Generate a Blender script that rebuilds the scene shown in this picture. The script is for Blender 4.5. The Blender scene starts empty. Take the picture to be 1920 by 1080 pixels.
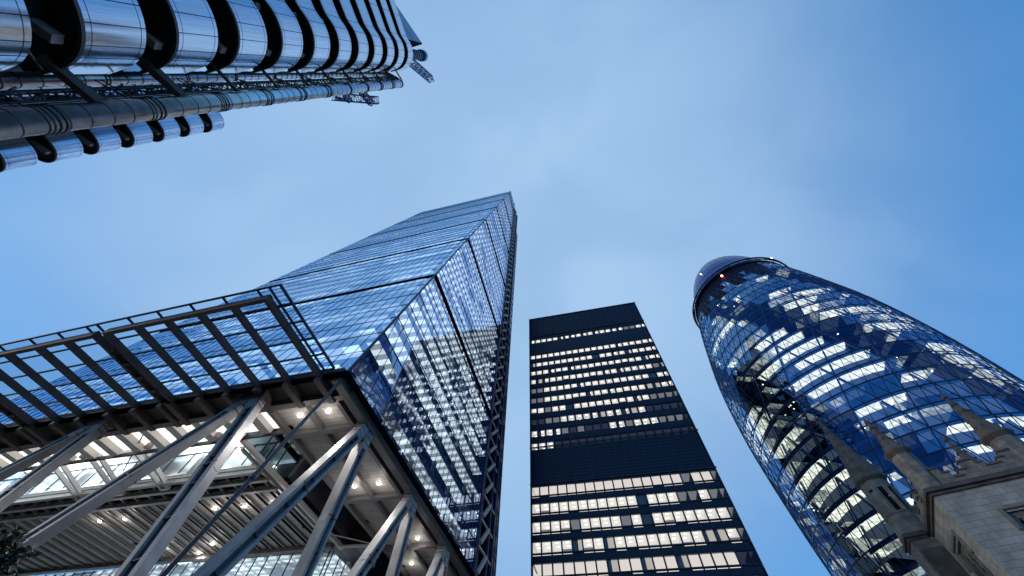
import bpy, math, random
from mathutils import Vector, Matrix
R = math.radians
random.seed(7)
sc = bpy.context.scene
col = sc.collection

# ------------------------------------------------------------------ camera
cam = bpy.data.cameras.new("camera")
cam.sensor_width = 36; cam.lens = 12.4824; cam.clip_start = 0.05; cam.clip_end = 6000
co = bpy.data.objects.new("camera", cam); col.objects.link(co)
r_ = Vector((0.97088282, 0.23661765, 0.03739841)); u_ = Vector((0.18692298, -0.84592142, 0.49947648)); b_ = Vector((0.14982107, -0.47794251, -0.86551985))
co.matrix_world = Matrix(((r_.x, u_.x, b_.x, 0), (r_.y, u_.y, b_.y, 0), (r_.z, u_.z, b_.z, 1.6), (0, 0, 0, 1)))
sc.camera = co

# ------------------------------------------------------------------ sky, sun, exposure
SUN_AZ, SUN_EL = 247.0, 13.0
w = bpy.data.worlds.new("World"); sc.world = w; w.use_nodes = True
nt = w.node_tree; nt.nodes.clear()
def N(tree, t, **kw):
    n = tree.nodes.new(t)
    for k, v in kw.items(): setattr(n, k, v)
    return n
def MIXC(tree, a, b, fac, blend='MIX'):
    m = N(tree, 'ShaderNodeMix', data_type='RGBA', blend_type=blend)
    for sock, v in ((m.inputs[0], fac), (m.inputs[6], a), (m.inputs[7], b)):
        if hasattr(v, 'is_linked'): tree.links.new(v, sock)
        else: sock.default_value = v
    return m.outputs[2]
def MATH(tree, op, a, b=None, c=None, clamp=False):
    m = N(tree, 'ShaderNodeMath', operation=op, use_clamp=clamp)
    for i, v in enumerate((a, b, c)):
        if v is None: continue
        if hasattr(v, 'is_linked'): tree.links.new(v, m.inputs[i])
        else: m.inputs[i].default_value = v
    return m.outputs[0]
out = N(nt, 'ShaderNodeOutputWorld'); bg = N(nt, 'ShaderNodeBackground')
sky = N(nt, 'ShaderNodeTexSky', sky_type='NISHITA', sun_disc=False, sun_elevation=R(SUN_EL), sun_rotation=R(SUN_AZ),
        air_density=1.0, dust_density=0.4, ozone_density=3.0)
tc = N(nt, 'ShaderNodeTexCoord')
mp = N(nt, 'ShaderNodeMapping'); mp.inputs['Scale'].default_value = (1.1, 1.3, 0.9); mp.inputs['Location'].default_value = (3.4, 1.7, 0.3)
nt.links.new(tc.outputs['Generated'], mp.inputs['Vector'])
n1 = N(nt, 'ShaderNodeTexNoise'); n1.inputs['Scale'].default_value = 2.5; n1.inputs['Detail'].default_value = 4.0; n1.inputs['Roughness'].default_value = 0.45
n1.inputs['Distortion'].default_value = 0.35
nt.links.new(mp.outputs[0], n1.inputs['Vector'])
cl = N(nt, 'ShaderNodeMapRange', interpolation_type='SMOOTHSTEP'); cl.inputs[1].default_value = 0.34; cl.inputs[2].default_value = 0.70
nt.links.new(n1.outputs['Fac'], cl.inputs[0])
# the veil of thin cloud is thickest towards the north-north-west, at about 60 degrees up
dotn = N(nt, 'ShaderNodeVectorMath', operation='DOT_PRODUCT'); dotn.inputs[1].default_value = Vector((-0.22, 0.40, 0.89)).normalized()
nt.links.new(tc.outputs['Generated'], dotn.inputs[0])
veil = N(nt, 'ShaderNodeMapRange', interpolation_type='SMOOTHSTEP'); veil.inputs[1].default_value = 0.42; veil.inputs[2].default_value = 0.95
nt.links.new(dotn.outputs['Value'], veil.inputs[0])
fac = MATH(nt, 'ADD', MATH(nt, 'MULTIPLY', cl.outputs[0], 0.19), MATH(nt, 'MULTIPLY', veil.outputs[0], 0.80), clamp=True)
blue = MIXC(nt, MIXC(nt, sky.outputs[0], (0.60, 1.24, 1.62, 1), 1.0, 'MULTIPLY'), (0.58, 1.90, 4.30, 1), 0.6)   # clear dusk blue, evened out between west and east
scl = N(nt, 'ShaderNodeVectorMath', operation='SCALE'); scl.inputs['Scale'].default_value = 1.0
nt.links.new(blue, scl.inputs[0])
CLOUD = (2.55, 3.95, 5.8, 1)
nt.links.new(MIXC(nt, scl.outputs[0], CLOUD, fac), bg.inputs['Color'])
bg.inputs['Strength'].default_value = 0.15
nt.links.new(bg.outputs[0], out.inputs[0])
sl = bpy.data.lights.new("sun", 'SUN'); sl.energy = 1.0; sl.angle = R(14); sl.color = (1.0, 0.86, 0.74)
so = bpy.data.objects.new("sun", sl); col.objects.link(so)
sd = Vector((math.sin(R(SUN_AZ)) * math.cos(R(SUN_EL)), math.cos(R(SUN_AZ)) * math.cos(R(SUN_EL)), math.sin(R(SUN_EL))))
so.rotation_euler = sd.to_track_quat('Z', 'Y').to_euler()
vs = sc.view_settings; vs.view_transform = 'Standard'; vs.look = 'None'; vs.exposure = 0.0; vs.gamma = 1.0; vs.use_curve_mapping = False
sc.cycles.use_denoising = True
sc.cycles.max_bounces = 10; sc.cycles.transparent_max_bounces = 24; sc.cycles.glossy_bounces = 5; sc.cycles.diffuse_bounces = 3
sc.cycles.sample_clamp_indirect = 6.0; sc.cycles.caustics_reflective = False

# ------------------------------------------------------------------ mesh helper
class MB:
    def __init__(s): s.v = []; s.f = []; s.m = []; s.sm = []
    def face(s, pts, m=0, smooth=False):
        b = len(s.v); s.v += [tuple(p) for p in pts]; s.f.append(tuple(range(b, b + len(pts)))); s.m.append(m); s.sm.append(smooth)
    def mesh(s, vs_, fs, m=0, smooth=False):
        b = len(s.v); s.v += [tuple(p) for p in vs_]
        for f in fs: s.f.append(tuple(b + i for i in f)); s.m.append(m); s.sm.append(smooth)
    def hexa(s, P, m=0):
        s.mesh(P, [(0, 3, 2, 1), (4, 5, 6, 7), (0, 1, 5, 4), (1, 2, 6, 5), (2, 3, 7, 6), (3, 0, 4, 7)], m)
    def box(s, x0, x1, y0, y1, z0, z1, m=0):
        s.hexa([(x0, y0, z0), (x1, y0, z0), (x1, y1, z0), (x0, y1, z0), (x0, y0, z1), (x1, y0, z1), (x1, y1, z1), (x0, y1, z1)], m)
    def beam(s, p, q, wd, ht, m=0, up=(0, 0, 1)):
        p = Vector(p); q = Vector(q); d = (q - p).normalized(); up = Vector(up)
        if abs(d.dot(up)) > 0.98: up = Vector((1, 0, 0))
        a = d.cross(up).normalized(); b = a.cross(d)
        a *= wd / 2; b *= ht / 2
        s.hexa([p - a - b, p + a - b, p + a + b, p - a + b, q - a - b, q + a - b, q + a + b, q - a + b], m)
    def tube(s, pts, r, n=10, m=0, caps=True, smooth=True):
        pts = [Vector(p) for p in pts]; L = len(pts); rs = r if isinstance(r, (list, tuple)) else [r] * L
        d0 = (pts[1] - pts[0]).normalized(); ref = Vector((0, 0, 1)) if abs(d0.z) < 0.9 else Vector((1, 0, 0))
        b = len(s.v)
        for i, p in enumerate(pts):
            if i == 0: d = pts[1] - p
            elif i == L - 1: d = p - pts[i - 1]
            else: d = (pts[i + 1] - p).normalized() + (p - pts[i - 1]).normalized()
            d = d.normalized(); a = d.cross(ref)
            if a.length < 1e-3: a = d.cross(Vector((0, 1, 0)))
            a.normalize(); c = d.cross(a); ref = -a.cross(d) if False else ref
            for k in range(n):
                t = 2 * math.pi * k / n; s.v.append(tuple(p + (a * math.cos(t) + c * math.sin(t)) * rs[i]))
        for i in range(L - 1):
            for k in range(n):
                s.f.append((b + i * n + k, b + i * n + (k + 1) % n, b + (i + 1) * n + (k + 1) % n, b + (i + 1) * n + k)); s.m.append(m); s.sm.append(smooth)
        if caps:
            s.f.append(tuple(b + k for k in reversed(range(n)))); s.m.append(m); s.sm.append(False)
            s.f.append(tuple(b + (L - 1) * n + k for k in range(n))); s.m.append(m); s.sm.append(False)
    def prism(s, poly, z0, z1, m=0, mb=None, mt=None, smooth=False):
        n = len(poly); b = len(s.v)
        s.v += [(p[0], p[1], z0) for p in poly] + [(p[0], p[1], z1) for p in poly]
        for i in range(n):
            s.f.append((b + i, b + (i + 1) % n, b + n + (i + 1) % n, b + n + i)); s.m.append(m); s.sm.append(smooth)
        s.f.append(tuple(b + i for i in reversed(range(n)))); s.m.append(m if mb is None else mb); s.sm.append(False)
        s.f.append(tuple(b + n + i for i in range(n))); s.m.append(m if mt is None else mt); s.sm.append(False)
    def strip(s, line, z0, z1, m=0, smooth=True, flip=False):
        b = len(s.v); n = len(line)
        s.v += [(p[0], p[1], z0) for p in line] + [(p[0], p[1], z1) for p in line]
        for i in range(n - 1):
            f = (b + i, b + i + 1, b + n + i + 1, b + n + i)
            s.f.append(tuple(reversed(f)) if flip else f); s.m.append(m); s.sm.append(smooth)
    def build(s, name, mats, parent=None, **props):
        me = bpy.data.meshes.new(name)
        me.from_pydata(s.v, [], s.f)
        if not isinstance(mats, (list, tuple)): mats = [mats]
        for mm in mats: me.materials.append(mm)
        me.polygons.foreach_set('material_index', s.m); me.polygons.foreach_set('use_smooth', s.sm)
        uv = me.uv_layers.new(name='UVMap'); data = []
        for p in me.polygons:
            n = p.normal
            if abs(n.z) > 0.75:
                for vi in p.vertices: c = me.vertices[vi].co; data += [c.x, c.y]
            else:
                h = Vector((-n.y, n.x)); h = h.normalized() if h.length > 1e-6 else Vector((1, 0))
                for vi in p.vertices: c = me.vertices[vi].co; data += [c.x * h.x + c.y * h.y, c.z]
        uv.data.foreach_set('uv', data); me.update()
        o = bpy.data.objects.new(name, me); col.objects.link(o)
        if parent: o.parent = parent
        for k, v_ in props.items(): o[k] = v_
        return o
def thing(name, label, cat, loc=(0, 0, 0), rot=(0, 0, 0), group=None):
    o = bpy.data.objects.new(name, None); col.objects.link(o); o.location = loc; o.rotation_euler = rot
    o.empty_display_size = 0.5
    o['label'] = label; o['category'] = cat
    if group: o['group'] = group
    return o

# ------------------------------------------------------------------ materials
MATS = {}
def new_mat(name):
    m = bpy.data.materials.new(name); m.use_nodes = True; m.node_tree.nodes.clear(); return m, m.node_tree
def pbr(name, color, rough=0.5, metal=0.0, spec=0.5, var=0.0, vscale=1.0, bump=0.0, bscale=8.0, seam=None, stretch=(1, 1, 1), coord='Object'):
    """Principled surface with noise-varied colour and roughness; seam=(w,h,mortar) lays a bond of joints over it in metres."""
    m, t = new_mat(name)
    o = N(t, 'ShaderNodeOutputMaterial'); p = N(t, 'ShaderNodeBsdfPrincipled'); t.links.new(p.outputs[0], o.inputs[0])
    p.inputs['Metallic'].default_value = metal; p.inputs['Roughness'].default_value = rough; p.inputs['Specular IOR Level'].default_value = spec
    c = N(t, 'ShaderNodeTexCoord'); src = c.outputs[coord]
    colr = (*color, 1)
    if var > 0:
        mp = N(t, 'ShaderNodeMapping'); mp.inputs['Scale'].default_value = stretch; t.links.new(src, mp.inputs[0])
        n = N(t, 'ShaderNodeTexNoise'); n.inputs['Scale'].default_value = vscale; n.inputs['Detail'].default_value = 6; t.links.new(mp.outputs[0], n.inputs['Vector'])
        mr = N(t, 'ShaderNodeMapRange'); mr.inputs[1].default_value = 0.3; mr.inputs[2].default_value = 0.7
        mr.inputs[3].default_value = 1 - var; mr.inputs[4].default_value = 1 + var * 0.7; t.links.new(n.outputs['Fac'], mr.inputs[0])
        sclr = N(t, 'ShaderNodeVectorMath', operation='SCALE'); sclr.inputs[0].default_value = color; t.links.new(mr.outputs[0], sclr.inputs['Scale'])
        colr = sclr.outputs[0]
        rr = MATH(t, 'MULTIPLY_ADD', n.outputs['Fac'], rough * 0.6, rough * 0.7, clamp=True); t.links.new(rr, p.inputs['Roughness'])
    if seam:
        br = N(t, 'ShaderNodeTexBrick'); t.links.new(c.outputs['UV'], br.inputs['Vector'])
        br.inputs['Scale'].default_value = 1.0; br.inputs['Brick Width'].default_value = seam[0]; br.inputs['Row Height'].default_value = seam[1]
        br.inputs['Mortar Size'].default_value = seam[2]; br.inputs['Color1'].default_value = (1, 1, 1, 1); br.inputs['Color2'].default_value = (0.80, 0.80, 0.80, 1)
        br.inputs['Mortar'].default_value = (0.35, 0.35, 0.35, 1); br.offset = seam[3] if len(seam) > 3 else 0.5
        colr = MIXC(t, colr, br.outputs['Color'], 1.0, 'MULTIPLY')
    if hasattr(colr, 'is_linked'): t.links.new(colr, p.inputs['Base Color'])
    else: p.inputs['Base Color'].default_value = colr
    if bump > 0:
        nb = N(t, 'ShaderNodeTexNoise'); nb.inputs['Scale'].default_value = bscale; nb.inputs['Detail'].default_value = 4; t.links.new(src, nb.inputs['Vector'])
        b = N(t, 'ShaderNodeBump'); b.inputs['Strength'].default_value = bump; b.inputs['Distance'].default_value = 0.05
        t.links.new(nb.outputs['Fac'], b.inputs['Height']); t.links.new(b.outputs[0], p.inputs['Normal'])
    return m
def emit(name, color, strength):
    m, t = new_mat(name)
    o = N(t, 'ShaderNodeOutputMaterial'); e = N(t, 'ShaderNodeEmission'); e.inputs[0].default_value = (*color, 1); e.inputs[1].default_value = strength
    t.links.new(e.outputs[0], o.inputs[0]); return m
def glass(name, refl, trans, fmin=0.25, power=3.0, rough=0.01, bump=0.0, bscale=0.6):
    """Coated facade glass: tinted mirror mixed by view angle with tinted see-through."""
    m, t = new_mat(name)
    o = N(t, 'ShaderNodeOutputMaterial'); g = N(t, 'ShaderNodeBsdfGlossy'); tr = N(t, 'ShaderNodeBsdfTransparent'); mx = N(t, 'ShaderNodeMixShader')
    g.inputs['Color'].default_value = (*refl, 1); g.inputs['Roughness'].default_value = rough; tr.inputs['Color'].default_value = (*trans, 1)
    lw = N(t, 'ShaderNodeLayerWeight'); lw.inputs['Blend'].default_value = 0.5
    f = MATH(t, 'MULTIPLY_ADD', MATH(t, 'POWER', lw.outputs['Facing'], power), 1 - fmin, fmin, clamp=True)
    t.links.new(f, mx.inputs[0]); t.links.new(tr.outputs[0], mx.inputs[1]); t.links.new(g.outputs[0], mx.inputs[2]); t.links.new(mx.outputs[0], o.inputs[0])
    if bump > 0:
        c = N(t, 'ShaderNodeTexCoord'); nb = N(t, 'ShaderNodeTexNoise'); nb.inputs['Scale'].default_value = bscale; nb.inputs['Detail'].default_value = 2
        t.links.new(c.outputs['Object'], nb.inputs['Vector']); b = N(t, 'ShaderNodeBump'); b.inputs['Strength'].default_value = bump; b.inputs['Distance'].default_value = 0.1
        t.links.new(nb.outputs['Fac'], b.inputs['Height']); t.links.new(b.outputs[0], g.inputs['Normal'])
    return m
def ceiling(name, base, glow, zone=(0.12, 0.12, 0.9), lo=0.42, hi=0.55, lampw=3.0, lamph=1.5, lampk=4.0, dim=0.03, base_k=0.45):
    """Office ceiling: glows all over, brightest at its lamp panels, in zones switched on, dim elsewhere."""
    m, t = new_mat(name)
    o = N(t, 'ShaderNodeOutputMaterial'); p = N(t, 'ShaderNodeBsdfPrincipled'); t.links.new(p.outputs[0], o.inputs[0])
    p.inputs['Base Color'].default_value = (*base, 1); p.inputs['Roughness'].default_value = 0.8
    c = N(t, 'ShaderNodeTexCoord'); mp = N(t, 'ShaderNodeMapping'); mp.inputs['Scale'].default_value = zone; t.links.new(c.outputs['Object'], mp.inputs[0])
    n = N(t, 'ShaderNodeTexNoise'); n.inputs['Scale'].default_value = 1.0; n.inputs['Detail'].default_value = 3; n.inputs['Roughness'].default_value = 0.65; t.links.new(mp.outputs[0], n.inputs['Vector'])
    mr = N(t, 'ShaderNodeMapRange', interpolation_type='SMOOTHSTEP'); mr.inputs[1].default_value = lo; mr.inputs[2].default_value = hi; t.links.new(n.outputs['Fac'], mr.inputs[0])
    br = N(t, 'ShaderNodeTexBrick'); t.links.new(c.outputs['UV'], br.inputs['Vector']); br.offset = 0.0
    br.inputs['Scale'].default_value = 1.0; br.inputs['Brick Width'].default_value = lampw; br.inputs['Row Height'].default_value = lamph; br.inputs['Mortar Size'].default_value = min(lampw, lamph) * 0.26
    br.inputs['Color1'].default_value = (1, 1, 1, 1); br.inputs['Color2'].default_value = (0.75, 0.75, 0.75, 1); br.inputs['Mortar'].default_value = (0.12, 0.12, 0.12, 1)
    st = MATH(t, 'MULTIPLY', MATH(t, 'MULTIPLY_ADD', mr.outputs[0], 1 - dim, dim), MATH(t, 'MULTIPLY_ADD', br.outputs['Color'], lampk, base_k))
    p.inputs['Emission Color'].default_value = (*glow, 1); t.links.new(st, p.inputs['Emission Strength'])
    return m

WARM = (1.0, 0.94, 0.86); COOL = (0.86, 0.97, 1.0); CREAM = (1.0, 0.95, 0.80)
M = MATS
M['asphalt'] = pbr('asphalt', (0.05, 0.05, 0.052), 0.9, var=0.3, vscale=0.5)
M['paving'] = pbr('paving', (0.36, 0.34, 0.31), 0.8, var=0.25, vscale=0.7, seam=(0.9, 0.6, 0.01))
M['steel_bright'] = pbr('brushed_stainless_steel', (0.68, 0.75, 0.86), 0.19, 1.0, var=0.14, vscale=1.6, stretch=(6, 6, 0.25), bump=0.04, bscale=0.8)
M['steel_pipe'] = pbr('rolled_steel_duct', (0.66, 0.66, 0.72), 0.30, 1.0, var=0.2, vscale=2.0, bump=0.05, bscale=2)
M['steel_dark'] = pbr('dark_painted_steel', (0.02, 0.022, 0.028), 0.5, 0.2, var=0.3, vscale=2)
M['recess'] = pbr('dark_recess_panel', (0.012, 0.013, 0.015), 0.7, var=0.3, vscale=1)
M['trim'] = pbr('rubber_trim', (0.075, 0.065, 0.06), 0.45, 0.3)
M['bracket'] = pbr('grey_steel_bracket', (0.42, 0.38, 0.38), 0.5, 0.3, var=0.25, vscale=3)
M['concrete_dark'] = pbr('dark_stained_concrete', (0.11, 0.095, 0.09), 0.7, var=0.4, vscale=1.2)
M['blue_panel'] = pbr('blue_louvre_panel', (0.12, 0.24, 0.52), 0.4, 0.3, var=0.2, vscale=1.5)
M['lead_glass'] = glass('sky_blue_coated_glass', (0.46, 0.72, 1.0), (0.66, 0.80, 0.96), 0.56, 2.4, 0.015, bump=0.02, bscale=0.35)
M['east_glass'] = glass('clear_coated_glass', (0.50, 0.68, 1.0), (0.66, 0.80, 0.90), 0.42, 2.4, 0.008, bump=0.015, bscale=0.35)
M['canopy_glass'] = glass('canopy_glass', (0.5, 0.7, 1.0), (0.80, 0.92, 1.0), 0.06, 4.0, 0.01)
M['clear_glass'] = glass('lobby_glass', (0.8, 0.9, 1.0), (0.86, 0.92, 0.95), 0.10, 4.0, 0.01)
M['dark_glass'] = glass('smoked_glass', (0.35, 0.42, 0.48), (0.10, 0.13, 0.15), 0.16, 3.0, 0.01)
M['mullion'] = pbr('navy_mullion', (0.012, 0.03, 0.085), 0.5, 0.0, 0.3)
M['thin_bar'] = pbr('blue_glazing_bar', (0.02, 0.065, 0.20), 0.5, 0.0, 0.3)
M['node_band'] = pbr('black_mega_frame_band', (0.004, 0.005, 0.010), 0.9, 0.0, 0.0)
M['slab_edge'] = pbr('slab_edge', (0.10, 0.16, 0.30), 0.5)
M['lead_ceiling'] = ceiling('office_ceiling', (0.6, 0.6, 0.6), COOL, (0.05, 0.07, 0.5), 0.40, 0.55, 9.0, 4.5, 2.2, 0.03, 1.2)
M['side_ceiling'] = ceiling('side_office_ceiling', (0.5, 0.5, 0.5), (0.97, 0.99, 1.0), (0.3, 0.07, 0.6), 0.38, 0.50, 30.0, 1.5, 1.9, 0.03, .5)
M['core_wall'] = pbr('lift_core_wall', (0.10, 0.11, 0.13), 0.6, var=0.3, vscale=0.3)
M['soffit'] = pbr('soffit_board', (0.40, 0.385, 0.375), 0.6, var=0.12, vscale=1.0, seam=(3.0, 0.55, 0.022))
M['soffit_beam'] = pbr('soffit_beam_paint', (0.15, 0.143, 0.148), 0.45, 0.2, var=0.15, vscale=1.0)
M['rib'] = pbr('brown_grey_rib_paint', (0.13, 0.105, 0.10), 0.6, 0.0, 0.25, var=0.2, vscale=1.2)
M['column'] = pbr('pale_grey_column_paint', (0.34, 0.33, 0.335), 0.46, 0.0, var=0.24, vscale=0.9, bump=0.05, bscale=3)
M['column_web'] = pbr('shaded_column_web', (0.07, 0.068, 0.085), 0.5, 0.1, var=0.2, vscale=1)  # dark purple tone carries the shade of the groove side
M['white_frame'] = pbr('white_frame_paint', (0.62, 0.60, 0.58), 0.4)
M['lit_white'] = ceiling('uplit_lobby_glow', (0.8, 0.78, 0.74), WARM, (0.25, 0.3, 0.3), 0.20, 0.5, 3.25, 2.2, 1.2, 0.45, 1.1)  # emission stands for uplighting on a plain white ceiling
M['lobby_ceiling'] = ceiling('lobby_office_ceiling', (0.7, 0.68, 0.64), CREAM, (0.2, 0.3, 0.8), 0.25, 0.5, 2.0, 1.2, 1.5, 0.15)
M['foyer_ceiling'] = ceiling('foyer_ceiling', (0.5, 0.55, 0.6), COOL, (0.25, 0.3, 0.8), 0.38, 0.56, 2.0, 1.2, 0.9, 0.05, .25)
M['lobby_wall'] = pbr('lobby_back_wall', (0.50, 0.48, 0.44), 0.7, var=0.3, vscale=0.4)
M['spot'] = emit('spot_lamp', (1.0, 0.93, 0.80), 40.0)
M['bronze'] = pbr('dark_bronze_cladding', (0.005, 0.011, 0.040), 0.26, 0.0, 0.35, var=0.3, vscale=0.4)
M['bronze_fin'] = pbr('bronze_fin', (0.03, 0.036, 0.055), 0.45, 0.3)
M['office_glass'] = glass('office_window_glass', (0.25, 0.40, 0.75), (0.95, 0.95, 0.92), 0.05, 3.5, 0.02)
M['room_dark'] = pbr('dim_room', (0.025, 0.028, 0.04), 0.8)
M['blind'] = pbr('window_blind', (0.30, 0.29, 0.27), 0.8, seam=(0.12, 9, 0.02, 0.0))
for i, (c_, s_) in enumerate((((1.0, .965, .90), 0.86), ((1.0, .98, .95), 0.70), ((1.0, .94, .85), 0.50), ((.9, .93, 1.0), 0.20), ((.6, .7, 1.0), 0.04))):
    M['room%d' % i] = emit('lit_room_ceiling_%d' % i, c_, s_)
M['room_lamp'] = emit('room_ceiling_lamp', (1.0, 0.95, 0.85), 3.2)
M['pink_room'] = emit('lit_room_pink_white', (1.0, 0.92, 0.88), 0.80)
M['sill_lit'] = emit('lit_lower_pane', (1.0, 0.93, 0.84), 0.9)
M['gh_blue'] = glass('blue_facet_glass', (0.20, 0.51, 0.94), (0.76, 0.86, 0.92), 0.30, 2.6, 0.02)
M['gh_dark'] = glass('navy_facet_glass', (0.020, 0.095, 0.27), (0.50, 0.60, 0.68), 0.38, 2.4, 0.02)
M['gh_dome'] = pbr('dome_blue_glass', (0.008, 0.058, 0.22), 0.14, 1.0, 0.5)
M['gh_frame'] = pbr('navy_diagrid_frame', (0.008, 0.022, 0.075), 0.45, 0.2)
M['gh_struct'] = pbr('pale_diagrid_column', (0.26, 0.34, 0.50), 0.5)
M['gh_ceiling'] = ceiling('round_floor_ceiling', (0.6, 0.62, 0.6), (1.0, 1.0, 0.82), (0.085, 0.085, 0.45), 0.41, 0.53, 2.6, 1.7, 1.3, 0.04, 1.0)
M['gh_ceiling_high'] = ceiling('upper_floor_ceiling', (0.5, 0.55, 0.6), (1.0, 0.95, 0.82), (0.085, 0.085, 0.5), 0.50, 0.60, 2.6, 1.7, 1.6, 0.02, .8)
M['louvre'] = pbr('black_plant_louvre', (0.004, 0.009, 0.028), 0.7, 0.0, 0.12)
M['red_lamp'] = emit('red_warning_lamp', (1.0, 0.22, 0.14), 14.0)
M['stone'] = pbr('church_ashlar_stone', (0.48, 0.445, 0.40), 0.85, var=0.28, vscale=0.9, bump=0.35, bscale=5, seam=(0.9, 0.42, 0.012))
M['stone_dark'] = pbr('weathered_dark_stone', (0.12, 0.105, 0.095), 0.9, var=0.45, vscale=1.4, bump=0.6, bscale=4)
M['stone_mid'] = pbr('weathered_grey_stone', (0.27, 0.245, 0.215), 0.9, var=0.4, vscale=1.3, bump=0.5, bscale=5, seam=(0.8, 0.45, 0.012))
M['void'] = pbr('recess_darkness', (0.008, 0.008, 0.009), 0.9, 0.0, 0.0)  # black colour for unlit depth, in the belfry and the soffit slots
M['leaf'] = pbr('dark_green_leaf', (0.035, 0.055, 0.03), 0.6, var=0.4, vscale=2)
M['bark'] = pbr('tree_bark', (0.07, 0.055, 0.04), 0.9, var=0.4, vscale=6, bump=0.5, bscale=12)

# ------------------------------------------------------------------ ground
g = MB(); g.face([(-3000, -3000, 0), (3000, -3000, 0), (3000, 3000, 0), (-3000, 3000, 0)])
g.build('ground', M['asphalt'], kind='structure')
g = MB(); g.face([(-90, 12, .12), (22, 12, .12), (22, 78, .12), (-90, 78, .12)]); g.face([(-90, 12, 0), (22, 12, 0), (22, 12, .12), (-90, 12, .12)])
g.build('plaza_pavement', M['paving'], kind='structure')

# ------------------------------------------------------------------ wedge-shaped skyscraper
T = math.tan(R(10)); XE, XW, YS, ZS, YN = -20.80, -75.61, 18.35, 25.0, 58.2
XV = -106.0      # the low base runs on west of the tower
ZT = 206.0
def ys(z): return YS + (z - ZS) * T
wedge = thing('wedge_skyscraper', 'tall wedge-shaped blue glass skyscraper on slanting steel columns, its lit base open below', 'skyscraper', (0, 0, 0))
# glazing of the sloped face: one pane per 1.5 m bay and 4 m storey, each pane a hair out of true
nb = 36; bw = (XE - XW) / nb
m = MB()
z = ZS; k = 0
while z < ZT - 0.1:
    z1 = min(z + 4, ZT)
    for i in range(nb):
        a, b = XW + i * bw, XW + (i + 1) * bw
        j = lambda: random.gauss(0, 0.0025)
        m.face([(a, ys(z) + j(), z), (b, ys(z) + j(), z), (b, ys(z1) + j(), z1), (a, ys(z1) + j(), z1)])
    z = z1
m.build('sloped_glazing', M['lead_glass'], wedge)
m = MB()
y0 = YN
z = ZS
nbe = 27; be = 1.5
while z < ZT - 0.1:
    z1 = min(z + 4, ZT)
    yb = YN
    while yb > ys(z1) + 1e-3:
        ya = max(yb - be, 0)
        j = lambda: random.gauss(0, 0.0025)
        lo_a = max(ya, ys(z)); hi_a = max(ya, ys(z1))
        m.face([(XE + j(), yb, z), (XE + j(), yb, z1), (XE + j(), hi_a, z1), (XE + j(), lo_a, z)][::-1])
        yb = ya
    # sliver between slope at z and z1
    z = z1
m.build('side_glazing', M['east_glass'], wedge)
m = MB(); m.face([(XW, ys(ZS), ZS), (XW, ys(ZT), ZT), (XW, YN, ZT), (XW, YN, ZS)]); m.build('far_side_glazing', M['east_glass'], wedge)
m = MB(); m.box(XW + .02, XE - .02, ys(ZT) + .05, YN, ZT - .4, ZT); m.build('roof', M['node_band'], wedge)
# mullions and transoms
m = MB()
up = Vector((0, -math.cos(R(10)), math.sin(R(10))))
for i in range(nb + 1):
    x = XW + i * bw
    wd = 0.02 if i % 2 else 0.04
    m.beam((x, ys(ZS) - .02, ZS), (x, ys(ZT) - .02, ZT), wd, 0.05, 0, up)
z = ZS + 4
while z < ZT:
    m.beam((XW, ys(z) - .035, z), (XE, ys(z) - .035, z), 0.05, 0.045, 0, (0, 0, 1)); z += 4
y = YN
while y > YS:
    zt = ZT if y > ys(ZT) else ZS + (y - YS) / T
    m.beam((XE + .02, y, ZS), (XE + .02, y, zt), 0.045, 0.06, 0, (1, 0, 0)); y -= be
z = ZS + 4
while z < ZT:
    m.beam((XE + .035, ys(z), z), (XE + .035, YN, z), 0.09, 0.07); z += 4
m.build('mullions', M['thin_bar'], wedge)
for kz in range(1, 7):
    z = ZS + 28 * kz; h = 1.1
    m = MB()
    m.beam((XW, ys(z) - .05, z), (XE + .1, ys(z) - .05, z), 0.12, h, 0, (0, math.sin(R(10)), math.cos(R(10))))
    m.beam((XE + .08, ys(z), z), (XE + .08, YN, z), 0.22, h)
    m.build('mega_frame_band', M['node_band'], wedge)
m = MB()
m.beam((XE + .03, ys(ZS) - .03, ZS), (XE + .03, ys(ZT) - .03, ZT), 0.22, 0.22); m.build('corner_post', M['mullion'], wedge)
m = MB(); m.beam((XW, ys(ZS) - .1, ZS - .12), (XE + .14, ys(ZS) - .1, ZS - .12), .3, .5); m.beam((XE + .1, ys(ZS) - .1, ZS - .12), (XE + .1, YN, ZS - .12), .3, .5)
m.build('base_edge_beam', M['node_band'], wedge)
# floors inside
m = MB(); z = ZS + 4
while z < ZT - 1:
    if z > ZS + 9: m.box(XW + .3, XE - 3.0, ys(z) + .5, YN - .3, z - 0.85, z - .05, 0)
    else:          # the lowest floors stop at the slot over the base
        m.box(XW + .3, -36.9, ys(z) + .5, YN - .3, z - 0.85, z - .05, 0); m.box(-30.2, XE - 3.0, ys(z) + .5, YN - .3, z - 0.85, z - .05, 0)
    z += 4
o = m.build('floors', [M['slab_edge'], M['lead_ceiling']], wedge)
for p in o.data.polygons:
    if p.normal.z < -0.5: p.material_index = 1
m = MB(); z = ZS + 4      # the floor edges along the side wall: a lit strip by the glass, darker behind it
while z < ZT - 1:
    m.box(XE - 2.999, XE - 2.0, ys(z) + .5, YN - .3, z - 0.85, z - .05, 0); m.box(XE - 1.999, XE - .45, ys(z) + .5, YN - .3, z - 0.85, z - .05, 1); z += 4
o = m.build('side_floors', [M['slab_edge'], M['slab_edge'], M['side_ceiling'], M['room_dark']], wedge)
for p in o.data.polygons:
    if p.normal.z < -0.5: p.material_index = 2 if p.material_index == 1 else 3
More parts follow.
